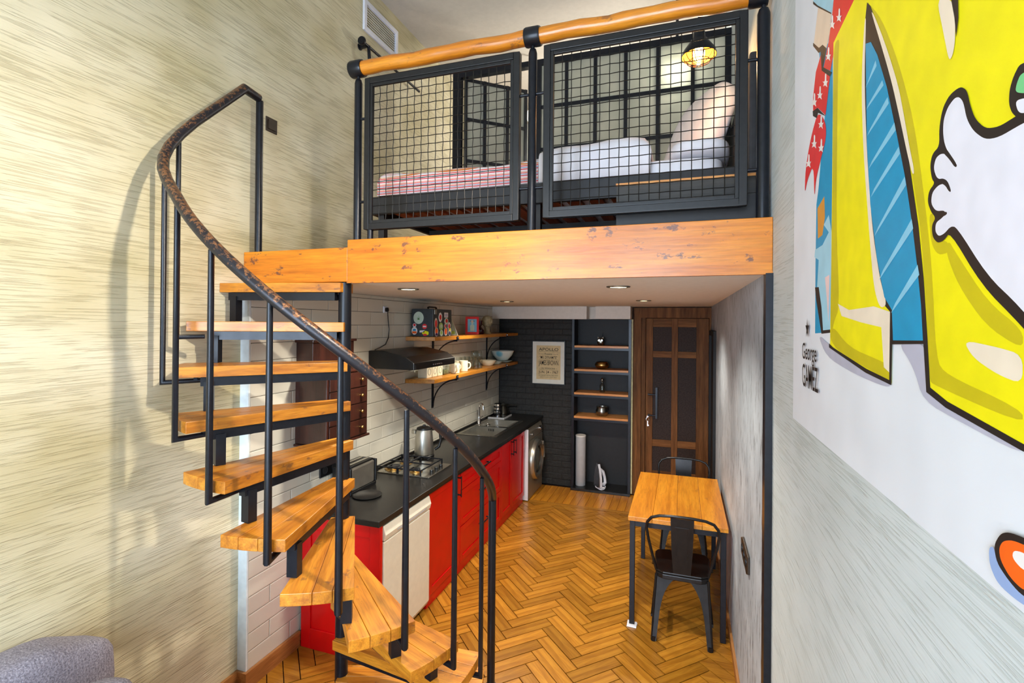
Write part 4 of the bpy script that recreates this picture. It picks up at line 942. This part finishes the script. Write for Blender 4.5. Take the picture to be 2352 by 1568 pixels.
# recessed ceiling lights
for x, y, lab in ((-1.66, 2.815, 'recessed ceiling light nearest the staircase pole'), (-.347, 2.895, 'recessed ceiling light behind the beam above the table side'), (-1.63, 4.63, 'recessed ceiling light towards the black wall by the shelves'), (-.33, 4.625, 'recessed ceiling light in front of the brown door')):
    t = thing('ceiling_light', lab, 'light', (x, y, ZS-.008), 'recessed lights in the kitchen ceiling')
    MB().lathe([(.068, ZS-.0005), (.066, ZS-.006), (.056, ZS-.008), (.054, ZS-.0005)], (x, y, 0), 28).build('trim_ring', 'pewter', t, smooth=40)
    MB().lathe([(0, ZS-.004), (.0535, ZS-.004), (.0535, ZS-.001), (0, ZS-.001)], (x, y, 0), 28).build('diffuser', 'downlight_glow', t)
    light('ceiling_spot', 'SPOT', (x, y, ZS-.02), 125, (1, .93, .79), spot_size=math.radians(140), spot_blend=.7, shadow_soft_size=.05)
MURAL = [
 ('blue_patch','blue',[(1.532,2.857),(1.399,2.803),(1.384,2.413),(1.402,2.226),(1.385,2.097),(1.551,2.091),(1.551,2.286),(1.545,2.439),(1.523,2.48),(1.49,2.585),(1.458,2.663)]),
 ('pale_vessel','pale',[(1.423,2.386),(1.469,2.37),(1.422,2.343),(1.48,2.32),(1.557,2.318),(1.562,2.299),(1.517,2.286),(1.533,2.214),(1.541,2.188),(1.475,2.095),(1.395,2.101),(1.365,2.173),(1.372,2.292)]),
 ('pale_outline','black',[(1.555,2.216),(1.515,2.214),(1.486,2.159),(1.47,2.1),(1.402,2.103),(1.402,2.095),(1.485,2.091),(1.541,2.181)]),
 ('amber_glass','amber',[(1.533,2.426),(1.464,2.442),(1.458,2.387),(1.481,2.346),(1.526,2.344)]),
 ('pink_panel','pink',[(1.454,2.234),(1.413,2.237),(1.42,2.12),(1.435,2.176)]),
 ('blue_label','pale',[(1.593,3.029),(1.387,2.902),(1.408,2.878),(1.585,3.009)]),
 ('beige_label','beige',[(1.537,2.971),(1.408,2.876),(1.422,2.835),(1.453,2.814),(1.493,2.844),(1.526,2.847),(1.582,2.896)]),
 ('label_line','black',[(1.593,3.02),(1.539,2.975),(1.408,2.878),(1.41,2.876),(1.543,2.973),(1.593,3.012)]),
 ('label_foot','black',[(1.59,2.902),(1.526,2.854),(1.489,2.843),(1.449,2.812),(1.469,2.794),(1.507,2.834),(1.529,2.842),(1.59,2.893)]),
 ('sash_top','red',[(1.387,2.901),(1.209,2.791),(1.278,2.784),(1.373,2.784),(1.414,2.739),(1.478,2.777),(1.431,2.82),(1.404,2.863)]),
 ('sash_mid','red',[(1.5,2.827),(1.557,2.804),(1.586,2.748),(1.585,2.696),(1.532,2.696),(1.456,2.646),(1.417,2.726),(1.492,2.78)]),
 ('sash_tail','red',[(1.532,2.685),(1.456,2.632),(1.447,2.586),(1.501,2.547),(1.55,2.509),(1.564,2.456),(1.576,2.559),(1.65,2.533),(1.68,2.501),(1.675,2.56),(1.645,2.608),(1.597,2.651)]),
 ('sash_knot','black',[(1.507,2.834),(1.469,2.794),(1.483,2.782),(1.401,2.729),(1.417,2.726),(1.496,2.779)]),
 ('sash_fold','black',[(1.589,2.71),(1.537,2.698),(1.456,2.644),(1.532,2.683),(1.542,2.672),(1.585,2.695)]),
 ('palm_mark','white',[(1.516,2.747),(1.501,2.74),(1.503,2.72),(1.481,2.714),(1.5,2.714),(1.489,2.698),(1.514,2.717),(1.537,2.721),(1.523,2.725),(1.547,2.74),(1.517,2.726)]),
 ('palm_mark','white',[(1.462,2.755),(1.448,2.748),(1.45,2.728),(1.429,2.723),(1.447,2.722),(1.437,2.707),(1.46,2.725),(1.481,2.729),(1.468,2.733),(1.49,2.748),(1.463,2.734)]),
 ('palm_mark','white',[(1.576,2.755),(1.559,2.747),(1.561,2.726),(1.537,2.72),(1.558,2.72),(1.546,2.703),(1.573,2.723),(1.599,2.727),(1.583,2.732),(1.609,2.747),(1.577,2.733)]),
 ('palm_mark','white',[(1.402,2.869),(1.389,2.861),(1.391,2.842),(1.372,2.835),(1.388,2.836),(1.379,2.821),(1.4,2.84),(1.42,2.846),(1.407,2.849),(1.427,2.864),(1.403,2.849)]),
 ('palm_mark','white',[(1.435,2.808),(1.421,2.801),(1.423,2.782),(1.404,2.775),(1.421,2.776),(1.411,2.76),(1.433,2.779),(1.454,2.784),(1.441,2.787),(1.462,2.802),(1.436,2.788)]),
 ('palm_mark','white',[(1.573,2.638),(1.556,2.632),(1.559,2.611),(1.535,2.607),(1.555,2.605),(1.543,2.589),(1.571,2.607),(1.596,2.609),(1.58,2.615),(1.606,2.628),(1.574,2.617)]),
 ('palm_mark','white',[(1.499,2.601),(1.484,2.596),(1.486,2.576),(1.465,2.572),(1.483,2.57),(1.472,2.555),(1.497,2.571),(1.52,2.573),(1.506,2.578),(1.529,2.591),(1.5,2.58)]),
 ('palm_mark','white',[(1.636,2.605),(1.618,2.599),(1.621,2.577),(1.595,2.573),(1.617,2.571),(1.604,2.555),(1.634,2.572),(1.661,2.574),(1.644,2.58),(1.672,2.594),(1.637,2.582)]),
 ('palm_mark','white',[(1.345,2.851),(1.332,2.844),(1.334,2.826),(1.317,2.82),(1.332,2.821),(1.323,2.806),(1.343,2.824),(1.361,2.829),(1.35,2.832),(1.368,2.847),(1.345,2.833)]),
 ('palm_mark','white',[(1.501,2.663),(1.485,2.657),(1.488,2.637),(1.466,2.633),(1.485,2.631),(1.474,2.616),(1.498,2.634),(1.521,2.636),(1.507,2.641),(1.53,2.654),(1.501,2.643)]),
 ('ground_shade','shade',[(1.516,2.09),(1.397,2.063),(1.221,2.035),(1.024,2.014),(1.039,2.004),(1.22,2.012),(1.433,2.035)]),
 ('ground_shade','shade',[(0.999,2.087),(0.887,2.087),(0.886,2.024),(0.812,2.008),(0.673,1.991),(0.673,1.978),(0.782,1.988),(0.902,2.001),(0.935,2.048)]),
 ('coat','yellow',[(1.384,2.792),(1.2,2.804),(0.619,2.435),(0.617,1.982),(0.673,1.988),(0.829,2.009),(0.883,2.025),(0.889,2.093),(0.901,2.176),(0.927,2.285),(0.968,2.399),(1.042,2.569),(1.146,2.744),(1.163,2.707),(1.163,2.56),(1.143,2.39),(1.106,2.241),(1.062,2.158),(1.023,2.14),(1.021,2.014),(1.149,2.026),(1.399,2.065),(1.392,2.267),(1.389,2.477)]),
 ('coat_shade','ochre',[(1.378,2.786),(1.333,2.777),(1.346,2.726),(1.353,2.348),(1.322,2.154),(1.369,2.12),(1.389,2.078),(1.398,2.144),(1.386,2.354),(1.384,2.715)]),
 ('coat_shade','ochre',[(1.155,2.752),(1.076,2.673),(0.997,2.552),(0.939,2.434),(0.904,2.315),(0.877,2.204),(0.862,2.065),(0.834,2.047),(0.672,2.025),(0.672,2.01),(0.87,2.029),(0.883,2.035),(0.892,2.133),(0.911,2.253),(0.952,2.375),(1.029,2.551),(1.114,2.691)]),
 ('coat_shade','ochre',[(0.829,2.229),(0.81,2.209),(0.736,2.141),(0.672,2.109),(0.672,2.088),(0.741,2.114),(0.803,2.166),(0.836,2.213)]),
 ('coat_shade','ochre',[(0.886,2.274),(0.872,2.275),(0.864,2.235),(0.829,2.227),(0.826,2.212),(0.857,2.212),(0.878,2.23)]),
 ('coat_shade','ochre',[(1.402,2.081),(1.381,2.114),(1.252,2.066),(1.056,2.048),(1.022,2.042),(1.022,2.017),(1.104,2.026),(1.324,2.051)]),
 ('cuff_light','cream',[(1.335,2.163),(1.253,2.146),(1.106,2.149),(1.023,2.136),(1.02,2.029),(1.055,2.039),(1.068,2.11),(1.174,2.119),(1.306,2.134)]),
 ('hem_light','cream',[(0.79,2.095),(0.716,2.089),(0.672,2.083),(0.672,2.052),(0.716,2.058),(0.767,2.074)]),
 ('gap_dark','black',[(1.151,2.747),(1.132,2.729),(1.056,2.608),(0.996,2.474),(0.959,2.39),(0.919,2.264),(0.901,2.183),(0.888,2.093),(0.879,2.024),(0.829,2.011),(0.673,1.99),(0.617,1.984),(0.617,1.978),(0.673,1.982),(0.834,2.002),(0.891,2.016),(0.901,2.086),(1.018,2.081),(1.021,2.011),(1.149,2.021),(1.406,2.059),(1.406,2.069),(1.369,2.06),(1.145,2.029),(1.03,2.019),(1.028,2.137),(1.066,2.155),(1.11,2.24),(1.148,2.391),(1.168,2.562),(1.165,2.708)]),
 ('lapel_light','cream',[(1.166,2.716),(1.155,2.724),(1.164,2.61),(1.148,2.456),(1.118,2.304),(1.075,2.196),(1.04,2.149),(1.075,2.144),(1.106,2.184),(1.131,2.287),(1.168,2.462),(1.182,2.603)]),
 ('lapel_light','cream',[(1.13,2.719),(1.111,2.699),(1.052,2.61),(0.997,2.514),(0.976,2.46),(0.952,2.395),(0.933,2.35),(0.942,2.349),(0.966,2.4),(0.991,2.458),(1.028,2.538),(1.075,2.623)]),
 ('blue_lining','blue',[(1.157,2.669),(1.128,2.657),(1.094,2.615),(1.047,2.534),(1.002,2.433),(0.967,2.35),(0.942,2.275),(0.923,2.205),(0.909,2.144),(0.902,2.091),(1.014,2.088),(1.019,2.139),(1.054,2.164),(1.091,2.239),(1.126,2.344),(1.147,2.468)]),
 ('lining_stripe','sky',[(1.158,2.581),(1.144,2.587),(1.102,2.609),(1.097,2.596)]),
 ('lining_stripe','sky',[(1.152,2.536),(1.138,2.542),(1.068,2.556),(1.062,2.544)]),
 ('lining_stripe','sky',[(1.147,2.482),(1.13,2.49),(1.043,2.515),(1.037,2.501)]),
 ('lining_stripe','sky',[(1.136,2.415),(1.118,2.425),(1.012,2.458),(1.006,2.443)]),
 ('lining_stripe','sky',[(1.124,2.357),(1.106,2.369),(0.993,2.411),(0.988,2.397)]),
 ('lining_stripe','sky',[(1.104,2.279),(1.085,2.293),(0.969,2.354),(0.963,2.339)]),
 ('lining_stripe','sky',[(1.079,2.195),(1.059,2.212),(0.942,2.28),(0.936,2.264)]),
 ('lining_stripe','sky',[(1.022,2.134),(1.004,2.151),(0.92,2.206),(0.914,2.19)]),
 ('hand_outline','black',[(0.853,2.364),(0.854,2.39),(0.845,2.413),(0.826,2.424),(0.798,2.423),(0.782,2.411),(0.774,2.388),(0.763,2.367),(0.741,2.347),(0.714,2.339),(0.686,2.339),(0.675,2.339),(0.618,2.339),(0.617,2.072),(0.673,2.114),(0.746,2.161),(0.823,2.239),(0.838,2.23),(0.857,2.229),(0.872,2.24),(0.875,2.257),(0.863,2.266),(0.877,2.277),(0.888,2.294),(0.884,2.309),(0.866,2.316),(0.875,2.324),(0.881,2.345),(0.874,2.36)]),
 ('hand','glove',[(0.825,2.342),(0.839,2.363),(0.843,2.381),(0.841,2.397),(0.83,2.409),(0.812,2.414),(0.8,2.41),(0.79,2.399),(0.782,2.374),(0.766,2.353),(0.741,2.334),(0.714,2.327),(0.675,2.327),(0.618,2.324),(0.617,2.086),(0.674,2.133),(0.735,2.172),(0.805,2.242),(0.821,2.246),(0.838,2.239),(0.854,2.238),(0.864,2.247),(0.862,2.259),(0.843,2.262),(0.836,2.266),(0.838,2.271),(0.862,2.275),(0.877,2.289),(0.874,2.304),(0.856,2.31),(0.839,2.308),(0.844,2.315),(0.86,2.321),(0.87,2.338),(0.863,2.351),(0.846,2.352)]),
 ('finger_crease','black',[(0.847,2.364),(0.837,2.358),(0.803,2.322),(0.81,2.321),(0.825,2.337),(0.842,2.351)]),
 ('finger_crease','black',[(0.866,2.319),(0.844,2.317),(0.829,2.309),(0.819,2.292),(0.825,2.293),(0.836,2.305),(0.851,2.312)]),
 ('finger_crease','black',[(0.865,2.27),(0.858,2.272),(0.831,2.268),(0.83,2.264),(0.843,2.263),(0.86,2.265)]),
 ('fold_light','cream',[(0.863,2.577),(0.82,2.55),(0.811,2.52),(0.811,2.488),(0.817,2.473),(0.827,2.47),(0.841,2.513)]),
 ('fold_dark','black',[(0.822,2.551),(0.804,2.54),(0.803,2.515),(0.808,2.492),(0.813,2.521)]),
 ('badge_ring','black',[(0.675,2.393),(0.687,2.384),(0.694,2.372),(0.695,2.357),(0.689,2.344),(0.675,2.332),(0.643,2.329),(0.626,2.345),(0.646,2.378)]),
 ('badge','green',[(0.674,2.381),(0.681,2.374),(0.684,2.365),(0.664,2.355),(0.643,2.353),(0.651,2.374)]),
 ('badge_white','glove',[(0.684,2.356),(0.664,2.351),(0.651,2.339),(0.661,2.334),(0.678,2.34)]),
 ('orange_shadow','shade2',[(0.72,1.862),(0.729,1.856),(0.727,1.837),(0.711,1.823),(0.672,1.822),(0.64,1.829),(0.64,1.848),(0.685,1.846),(0.715,1.853)]),
 ('orange_ring','black',[(0.707,1.881),(0.692,1.889),(0.662,1.894),(0.63,1.893),(0.614,1.88),(0.62,1.854),(0.647,1.835),(0.672,1.832),(0.693,1.837),(0.713,1.846),(0.719,1.863)]),
 ('orange_fruit','orange',[(0.702,1.875),(0.685,1.883),(0.658,1.887),(0.633,1.885),(0.625,1.87),(0.64,1.851),(0.665,1.838),(0.689,1.841),(0.706,1.852),(0.709,1.864)]),
 ('orange_light','white',[(0.683,1.873),(0.665,1.878),(0.651,1.874),(0.654,1.863),(0.669,1.859),(0.685,1.864)]),
]

# ---------------------------------------------------------------- framed poster on the bricks
ps = thing('framed_poster', 'framed vintage concert poster with tan print on black bricks', 'poster', (-1.665, YK, 1.32))
px0, px1, pz0, pz1, py = -1.876, -1.446, 1.322, 1.872, YK-.012
f_ = MB()
for a in (px0-.012, px1): f_.box(a, py-.022, pz0-.012, a+.012, py, pz1+.012)
for a in (pz0-.012, pz1): f_.box(px0, py-.022, a, px1, py, a+.012)
f_.build('frame', 'black_plastic', ps)
mo = MB().box(px0, py-.010, pz0, px1, py-.002, pz1).build('mount', 'paper_white', ps)
sh_ = MB().box(px0+.052, py-.0112, pz0+.055, px1-.052, py-.0104, pz1-.05).build('print_sheet', 'paper_tan', ps)
tx0, tw_ = px0+.085, .262; ty = py-.0118
def ln(s, z, h, w=tw_, dx=0): text('lettering', s, 'ink_black', sh_, (tx0+dx, ty, z), (1, 0, 0), (0, 0, 1), w, h, .004)
ln('APOLLO', 1.752, .038); ln('Presents', 1.700, .022, .10, .08); ln('* * *', 1.702, .012, .06); ln('* * *', 1.702, .012, .06, .20)
ln('"MR. DYNAMITE"', 1.648, .036, .235, .012); ln('JAMES BROWN', 1.545, .082); ln('• IN PERSON! •', 1.512, .018, .235, .012); ln('JUN. 24 - 1967', 1.444, .046)
ln('NEWPORT NEWS HALL, N.Y.', 1.420, .011); ln('ADMISSION TICKETS AT BOX OFFICE', 1.402, .008, .23, .014)
for z in (1.742, 1.637, 1.502, 1.436): MB().box(tx0, ty-.0002, z, tx0+tw_, ty, z+.002).build('rule', 'ink_black', sh_)

# ---------------------------------------------------------------- shelving niche
nu = thing('shelving_unit', 'tall black shelving unit with four oak boards beside brown door', 'shelving', (-.96, 6.45, 0))
NX0, NX1, NY0, NY1 = -1.333, -.594, 6.30, 6.615
MB().box(NX0, NY1-.012, .03, NX1, NY1, 2.168).build('back_panel', 'panel_black', nu)
MB().box(NX0, NY0+.03, .03, NX0+.018, NY1-.012, 2.168).build('side_panel', 'panel_black', nu)
MB().box(NX1-.018, NY0+.03, .03, NX1, NY1-.012, 2.168).build('side_panel', 'panel_black', nu)
MB().box(NX0, NY0-.03, .002, NX1, NY1, .03).build('base', 'counter_black', nu)
for x in (NX0, NX1-.03): MB().box(x, NY0, .03, x+.03, NY0+.03, 2.168).build('upright', 'black_metal', nu)
for z in (1.835, 1.537, 1.238, .938):
    MB().box(NX0+.032, NY0+.002, z-.026, NX1-.032, NY1-.013, z).build('shelf_board', 'niche_board', nu, bevel=.002)
    MB().box(NX0+.03, NY0+.005, z-.055, NX1-.03, NY0+.03, z-.0265).build('support_bar', 'black_metal', nu)
ow = thing('owl_candle_holder', 'small openwork metal owl on the top niche shelf', 'ornament', (-.99, 6.44, 1.836))
MB().blob((-.99, 6.44, 1.885), (.045, .035, .049), .85, 18, 12).build('body', 'pewter', ow, smooth=60)
for s in (-1, 1):
    MB().lathe([(.018, 0), (.014, -.008), (0, -.009)], (-.99+s*.018, 6.408, 1.90), 14, 'y').build('eye', 'chrome', ow, smooth=50)
    MB().add([(-.99+s*.04, 6.43, 1.925), (-.99+s*.012, 6.43, 1.928), (-.99+s*.035, 6.435, 1.95), (-.99+s*.028, 6.455, 1.926)], [(0, 1, 2), (1, 3, 2), (3, 0, 2), (0, 3, 1)]).build('ear', 'pewter', ow)
MB().tube([(-.975, 6.46, 1.92), (-.965, 6.465, 2.00)], .003, 6).build('wick_rod', 'black_metal', ow)
bb = MB().lathe([(.035, 0), (.06, .006), (.088, .035), (.092, .055), (.075, .082), (.07, .088), (.064, .086), (.08, .055), (.06, .02), (0, .012)], (-.97, 6.44, 1.538), 28).build('brass_bowl', 'brass', smooth=50)
single(bb, 'round brass bowl on the second niche shelf', 'bowl')
gb = thing('glass_bottle', 'clear glass bottle with stopper on the third niche shelf', 'bottle', (-.965, 6.44, 1.239))
MB().lathe([(.032, 0), (.035, .004), (.035, .085), (.028, .10), (.016, .115), (.016, .135), (.018, .138), (.013, .138), (.013, .116), (.031, .085), (.030, .01), (0, .008)], (-.965, 6.44, 1.239), 22).build('body', 'clear_glass', gb, smooth=40)
MB().lathe([(.012, .125), (.012, .142), (.02, .15), (.018, .17), (.008, .182), (0, .184)], (-.965, 6.44, 1.239), 16).build('stopper', 'pewter', gb, smooth=50)
mp_ = MB().lathe([(.045, 0), (.06, .004), (.078, .035), (.08, .065), (.068, .095), (.072, .115), (.068, .115), (.064, .095), (.074, .06), (.055, .015), (0, .01)], (-.965, 6.44, .939), 28).build('metal_pot', 'pewter', smooth=50)
single(mp_, 'round silver metal pot on the lowest niche shelf', 'pot')
tb = thing('paper_tube', 'tall light grey cylinder standing at the bottom of niche', 'tube', (-1.23, 6.43, .031))
MB().lathe([(.064, .031), (.066, .034), (.066, .675), (.062, .675), (.062, .655), (0, .655)], (-1.235, 6.43, 0), 28).build('shell', 'tube_grey', tb, smooth=40)
MB().lathe([(.0665, .655), (.068, .66), (.068, .67), (.0665, .674)], (-1.235, 6.43, 0), 28).build('rim', 'box_white', tb, smooth=40)
ir = thing('clothes_iron', 'white and grey clothes iron standing on its heel', 'iron', (-.97, 6.36, .031), local=True, rotz=math.radians(-48))
sole = [(-.062, .035), (.062, .035), (.058, .15), (.035, .25), (.004, .325), (-.004, .325), (-.035, .25), (-.058, .15)]
basic('iron_sole', (120, 124, 132), .3, .8)
MB().prism([(x, z) for x, z in sole], 'xz', -.055, -.043).build('soleplate', 'iron_sole', ir, bevel=.002)
MB().prism([(x*.92, .035+(z-.035)*.95) for x, z in sole], 'xz', -.0425, -.005).build('body', 'cool_white', ir, bevel=.008)
MB().tube([(0, -.006, .06), (0, .05, .045), (0, .075, .07), (0, .065, .14), (0, .04, .21), (0, .0, .245)], [.026, .022, .02, .019, .02, .018], 10).build('handle', 'cool_white', ir, smooth=60)
MB().lathe([(.022, -.004), (.02, .008), (0, .009)], (0, .005, .19), 14, 'y').build('dial', 'tube_grey', ir, smooth=40)
for i in range(3):
    MB().tube([((.07-.006*i)*math.cos(a), .005+(.055+.005*i)*math.sin(a), .012+.008*i+.006*math.sin(3*a+i)) for a in [2*PI*j/28 for j in range(28)]], .005, 6, True).build('cord_loop', 'cool_white', ir, smooth=60)

# ---------------------------------------------------------------- table
tb_ = thing('dining_table', 'small oak topped table with square black steel legs', 'table', (-.03, 4.15, 0))
TX0, TX1, TY0, TY1 = -.352, .298, 3.59, 4.71
bw_ = (TX1-TX0)/4
for i in range(4): MB().box(TX0+bw_*i+.0006, TY0, .738, TX0+bw_*(i+1)-.0006, TY1, .768).build('top_board', 'table_wood', tb_, bevel=.0025)
for x in (TX0+.012, TX1-.047):
    for y in (TY0+.012, TY1-.047): MB().box(x, y, .003, x+.035, y+.035, .7375).build('leg', 'black_metal', tb_, bevel=.002)
for x in (TX0+.012, TX1-.047): MB().box(x+.002, TY0+.048, .70, x+.033, TY1-.048, .7375).build('apron', 'black_metal', tb_)
for y in (TY0+.012, TY1-.047): MB().box(TX0+.048, y+.002, .70, TX1-.048, y+.033, .7375).build('apron', 'black_metal', tb_)
pd = MB().prism([(TX0-.004, TY0-.004), (TX0+.062, TY0-.008), (TX0+.066, TY0+.055), (TX0+.004, TY0+.062)], 'xy', .0005, .0028).box(TX0-.002, TY0-.002, .0028, TX0+.0115, TY0+.06, .012).box(TX0+.048, TY0-.002, .0028, TX0+.062, TY0+.055, .010).box(TX0+.0115, TY0-.003, .0028, TX0+.048, TY0+.0115, .014).build('floor_pad', 'cool_white')
single(pd, 'folded white paper pad under the front left table leg', 'pad')

# ---------------------------------------------------------------- steel chairs
def make_chair(label, loc, rz):
    c = thing('steel_chair', label, 'chair', loc, 'gunmetal chairs at the oak table', local=True, rotz=rz)
    sp = [(-.165, -.155), (-.12, -.185), (.12, -.185), (.165, -.155), (.185, .12), (.165, .165), (.11, .18), (-.11, .18), (-.165, .165), (-.185, .12)]
    se = MB().prism(sp, 'xy', .438, .452).build('seat', 'chair_metal', c, bevel=.005)
    MB().prism([(x*1.02, y*1.02) for x, y in sp], 'xy', .405, .4375).build('seat_skirt', 'chair_metal', c, bevel=.006)
    def leg(sx, sy):
        m_ = MB(); n = 12; th_ = .004
        # two flared sheet plates meeting at the outer corner
        def w(t): return .030+.018*t+(.085*t**5)
        tx, ty_, bx_, by_ = sx*.165, sy*.165, sx*.200, sy*.235
        if sy < 0: by_ = sy*.225; bx_ = sx*.190
        A, B = [], []
        for i in range(n+1):
            t = i/n; z = .42*t+.002; x = bx_+(tx-bx_)*t; y = by_+(ty_-by_)*t
            A.append(((x, y, z), (x-sx*w(t), y, z))); B.append(((x, y, z), (x, y-sy*w(t)*.9, z)))
        for S, off in ((A, Vector((0, -sy*th_, 0))), (B, Vector((-sx*th_, 0, 0)))):
            V = []; F = []
            for p, q in S: V += [p, q, tuple(Vector(q)+off), tuple(Vector(p)+off)]
            for i in range(n):
                a = i*4
                for j in range(4): F.append((a+j, a+(j+1) % 4, a+4+(j+1) % 4, a+4+j))
            F += [(0, 1, 2, 3), (n*4+3, n*4+2, n*4+1, n*4)]; m_.add(V, F)
        m_.tube([(bx_-sx*.012, by_-sy*.012, 0), (bx_-sx*.012, by_-sy*.012, .03)], .017, 10)
        m_.tube([(bx_, by_, .01), (tx, ty_, .425)], [.005, .009], 8)
        m_.build('leg', 'chair_metal', c, smooth=35)
    for sx in (-1, 1):
        for sy in (-1, 1): leg(sx, sy)
    hoop = [(-.165, -.150, .445), (-.190, -.172, .55), (-.215, -.192, .66), (-.228, -.205, .74), (-.222, -.212, .785), (-.195, -.219, .820), (-.145, -.224, .838), (-.07, -.228, .845), (.0, -.229, .846)]
    hoop = hoop+[(-x, y, z) for x, y, z in hoop[-2::-1]]
    MB().tube(hoop, .0095, 10).build('back_hoop', 'chair_metal', c, smooth=60)
    P0 = lambda x, z: (x, -.178-(z-.44)*.125, z)
    V = [P0(-.055, .44), P0(.055, .44), P0(.066, .60), P0(.074, .835), P0(-.074, .835), P0(-.066, .60)]
    m_ = MB().add(V+[(a, b-.004, d) for a, b, d in V], [(0, 1, 2, 5), (5, 2, 3, 4), (6, 11, 8, 7), (11, 10, 9, 8)]+[(i, (i+1) % 6, 6+(i+1) % 6, 6+i) for i in range(6)])
    sl = m_.build('splat', 'chair_metal', c)
    rb = MB()
    for x0, x1 in ((-.034, -.042), (.034, .042)): rb.bar((x0, -.178-.06*.125-.0045, .50), (x1, -.178-.34*.125-.0045, .775), .006, .005, (0, 1, 0))
    rb.bar((-.042, -.178-.34*.125-.0045, .775), (.042, -.178-.34*.125-.0045, .775), .006, .005, (0, 1, 0)); rb.build('embossed_rib', 'chair_metal', sl)
    for s in (-1, 1): MB().tube([(s*.182, -.17, .52), (s*.19, -.13, .475), (s*.175, -.08, .455)], .007, 8).build('brace', 'chair_metal', c, smooth=60)
    for s in (-.186, .186): MB().bar((s, .21, .16), (s, -.205, .16), .02, .02).build('stretcher', 'chair_metal', c)
    return c
c1 = make_chair('gunmetal steel chair with its back towards the kitchen entrance', (.008, 3.705, 0), 0)
clone(c1, (.02, 4.79, 0), PI, 'gunmetal steel chair on the far side of table by door')

# wall socket plate in the concrete wall
ws = thing('wall_socket', 'dark multi-way socket plate on the grey concrete wall by table', 'socket', (XR, 2.89, .85))
MB().prism([(2.745, .87), (2.80, .845), (3.03, .86), (3.04, .94), (2.98, .965), (2.75, .955)], 'yz', XR-.012, XR-.0005).build('plate', 'switch_brown', ws, bevel=.003)
for i in range(3): MB().lathe([(.024, -.012), (.024, -.015), (.02, -.015), (.02, -.0125), (0, -.0125)], (XR, 2.81+i*.085, .907), 16, 'x').build('outlet', 'black_plastic', ws, smooth=40)

# ---------------------------------------------------------------- mural
mu = thing('wall_mural', 'painted mural of a yellow coat and white cartoon hand on right wall', 'mural', (XM, .6, 1.81))
MB().box(XM-.0035, -.9, 1.812, XM-.0005, 1.832, 3.75).build('canvas', 'canvas_white', mu)
for i, (nm, col, poly) in enumerate(MURAL):
    xx = XM-.0038-i*.00006
    if nm in ('hand', 'hand_outline', 'orange_ring', 'orange_fruit', 'orange_light', 'orange_shadow', 'badge_ring', 'badge', 'badge_white', 'finger_crease', 'coat_shade', 'lapel_light', 'hem_light', 'fold_light', 'sash_tail', 'ground_shade', 'palm_mark'):
        for it in range(2):
            poly = [q for j in range(len(poly)) for a, b in ((poly[j], poly[(j+1) % len(poly)]),) for q in ((a[0]*.78+b[0]*.22, a[1]*.78+b[1]*.22), (a[0]*.22+b[0]*.78, a[1]*.22+b[1]*.78))]
    me = bpy.data.meshes.new(nm); me.from_pydata([(xx, a, b) for a, b in poly], [], [tuple(range(len(poly)))])
    link(nm, me, 'paint_'+col, mu)
xx = XM-.009
text('signature', 'George', 'paint_black', mu, (xx, 1.678, 2.000), (0, -1, 0), (0, 0, 1), .165, .062, .006)
text('signature', 'GAMEZ', 'paint_black', mu, (xx, 1.672, 1.935), (0, -1, 0), (0, .10, 1), .178, .066, .006)
stp = [(1.618+(.022 if i % 2 == 0 else .009)*math.sin(2*PI*i/10), 2.103+(.03 if i % 2 == 0 else .012)*math.cos(2*PI*i/10)) for i in range(10)]
me = bpy.data.meshes.new('star'); me.from_pydata([(xx, a, b) for a, b in stp], [], [tuple(range(10))]); link('star', me, 'paint_black', mu)

# ---------------------------------------------------------------- sofa corner
sf = thing('sofa', 'grey woven fabric sofa against the left wall', 'sofa', (-1.95, .3, 0))
MB().blob((-1.93, .35, .26), (.455, 1.05, .17), .2, 40, 14).build('base', 'woven_fabric', sf, smooth=60)
MB().blob((-2.285, .40, .655), (.125, 1.06, .25), .48, 60, 20, fn=lambda p: Vector((p.x, p.y, p.z+(.012*math.sin(p.y*11)+.008*math.cos(p.y*23+p.x*9) if p.z > 0 else 0)))).build('backrest', 'woven_fabric', sf, smooth=60)
for x in (-2.3, -1.6):
    for y in (-.55, 1.25): MB().lathe([(.018, 0), (.025, .1)], (x, y, 0), 12).build('leg', 'dark_timber', sf, smooth=40)
def cw(p): return Vector((p.x, p.y, p.z+.012*math.sin(p.y*22)+.010*math.cos(p.y*9+p.x*14)))
cu1 = MB().blob((-1.945, 1.02, .635), (.075, .32, .19), .45, 40, 20, rot=pr(-.2, .04), fn=cw).build('sofa_cushion', 'woven_fabric', smooth=60)
single(cu1, 'grey woven back cushion in the near corner of the sofa', 'cushion')
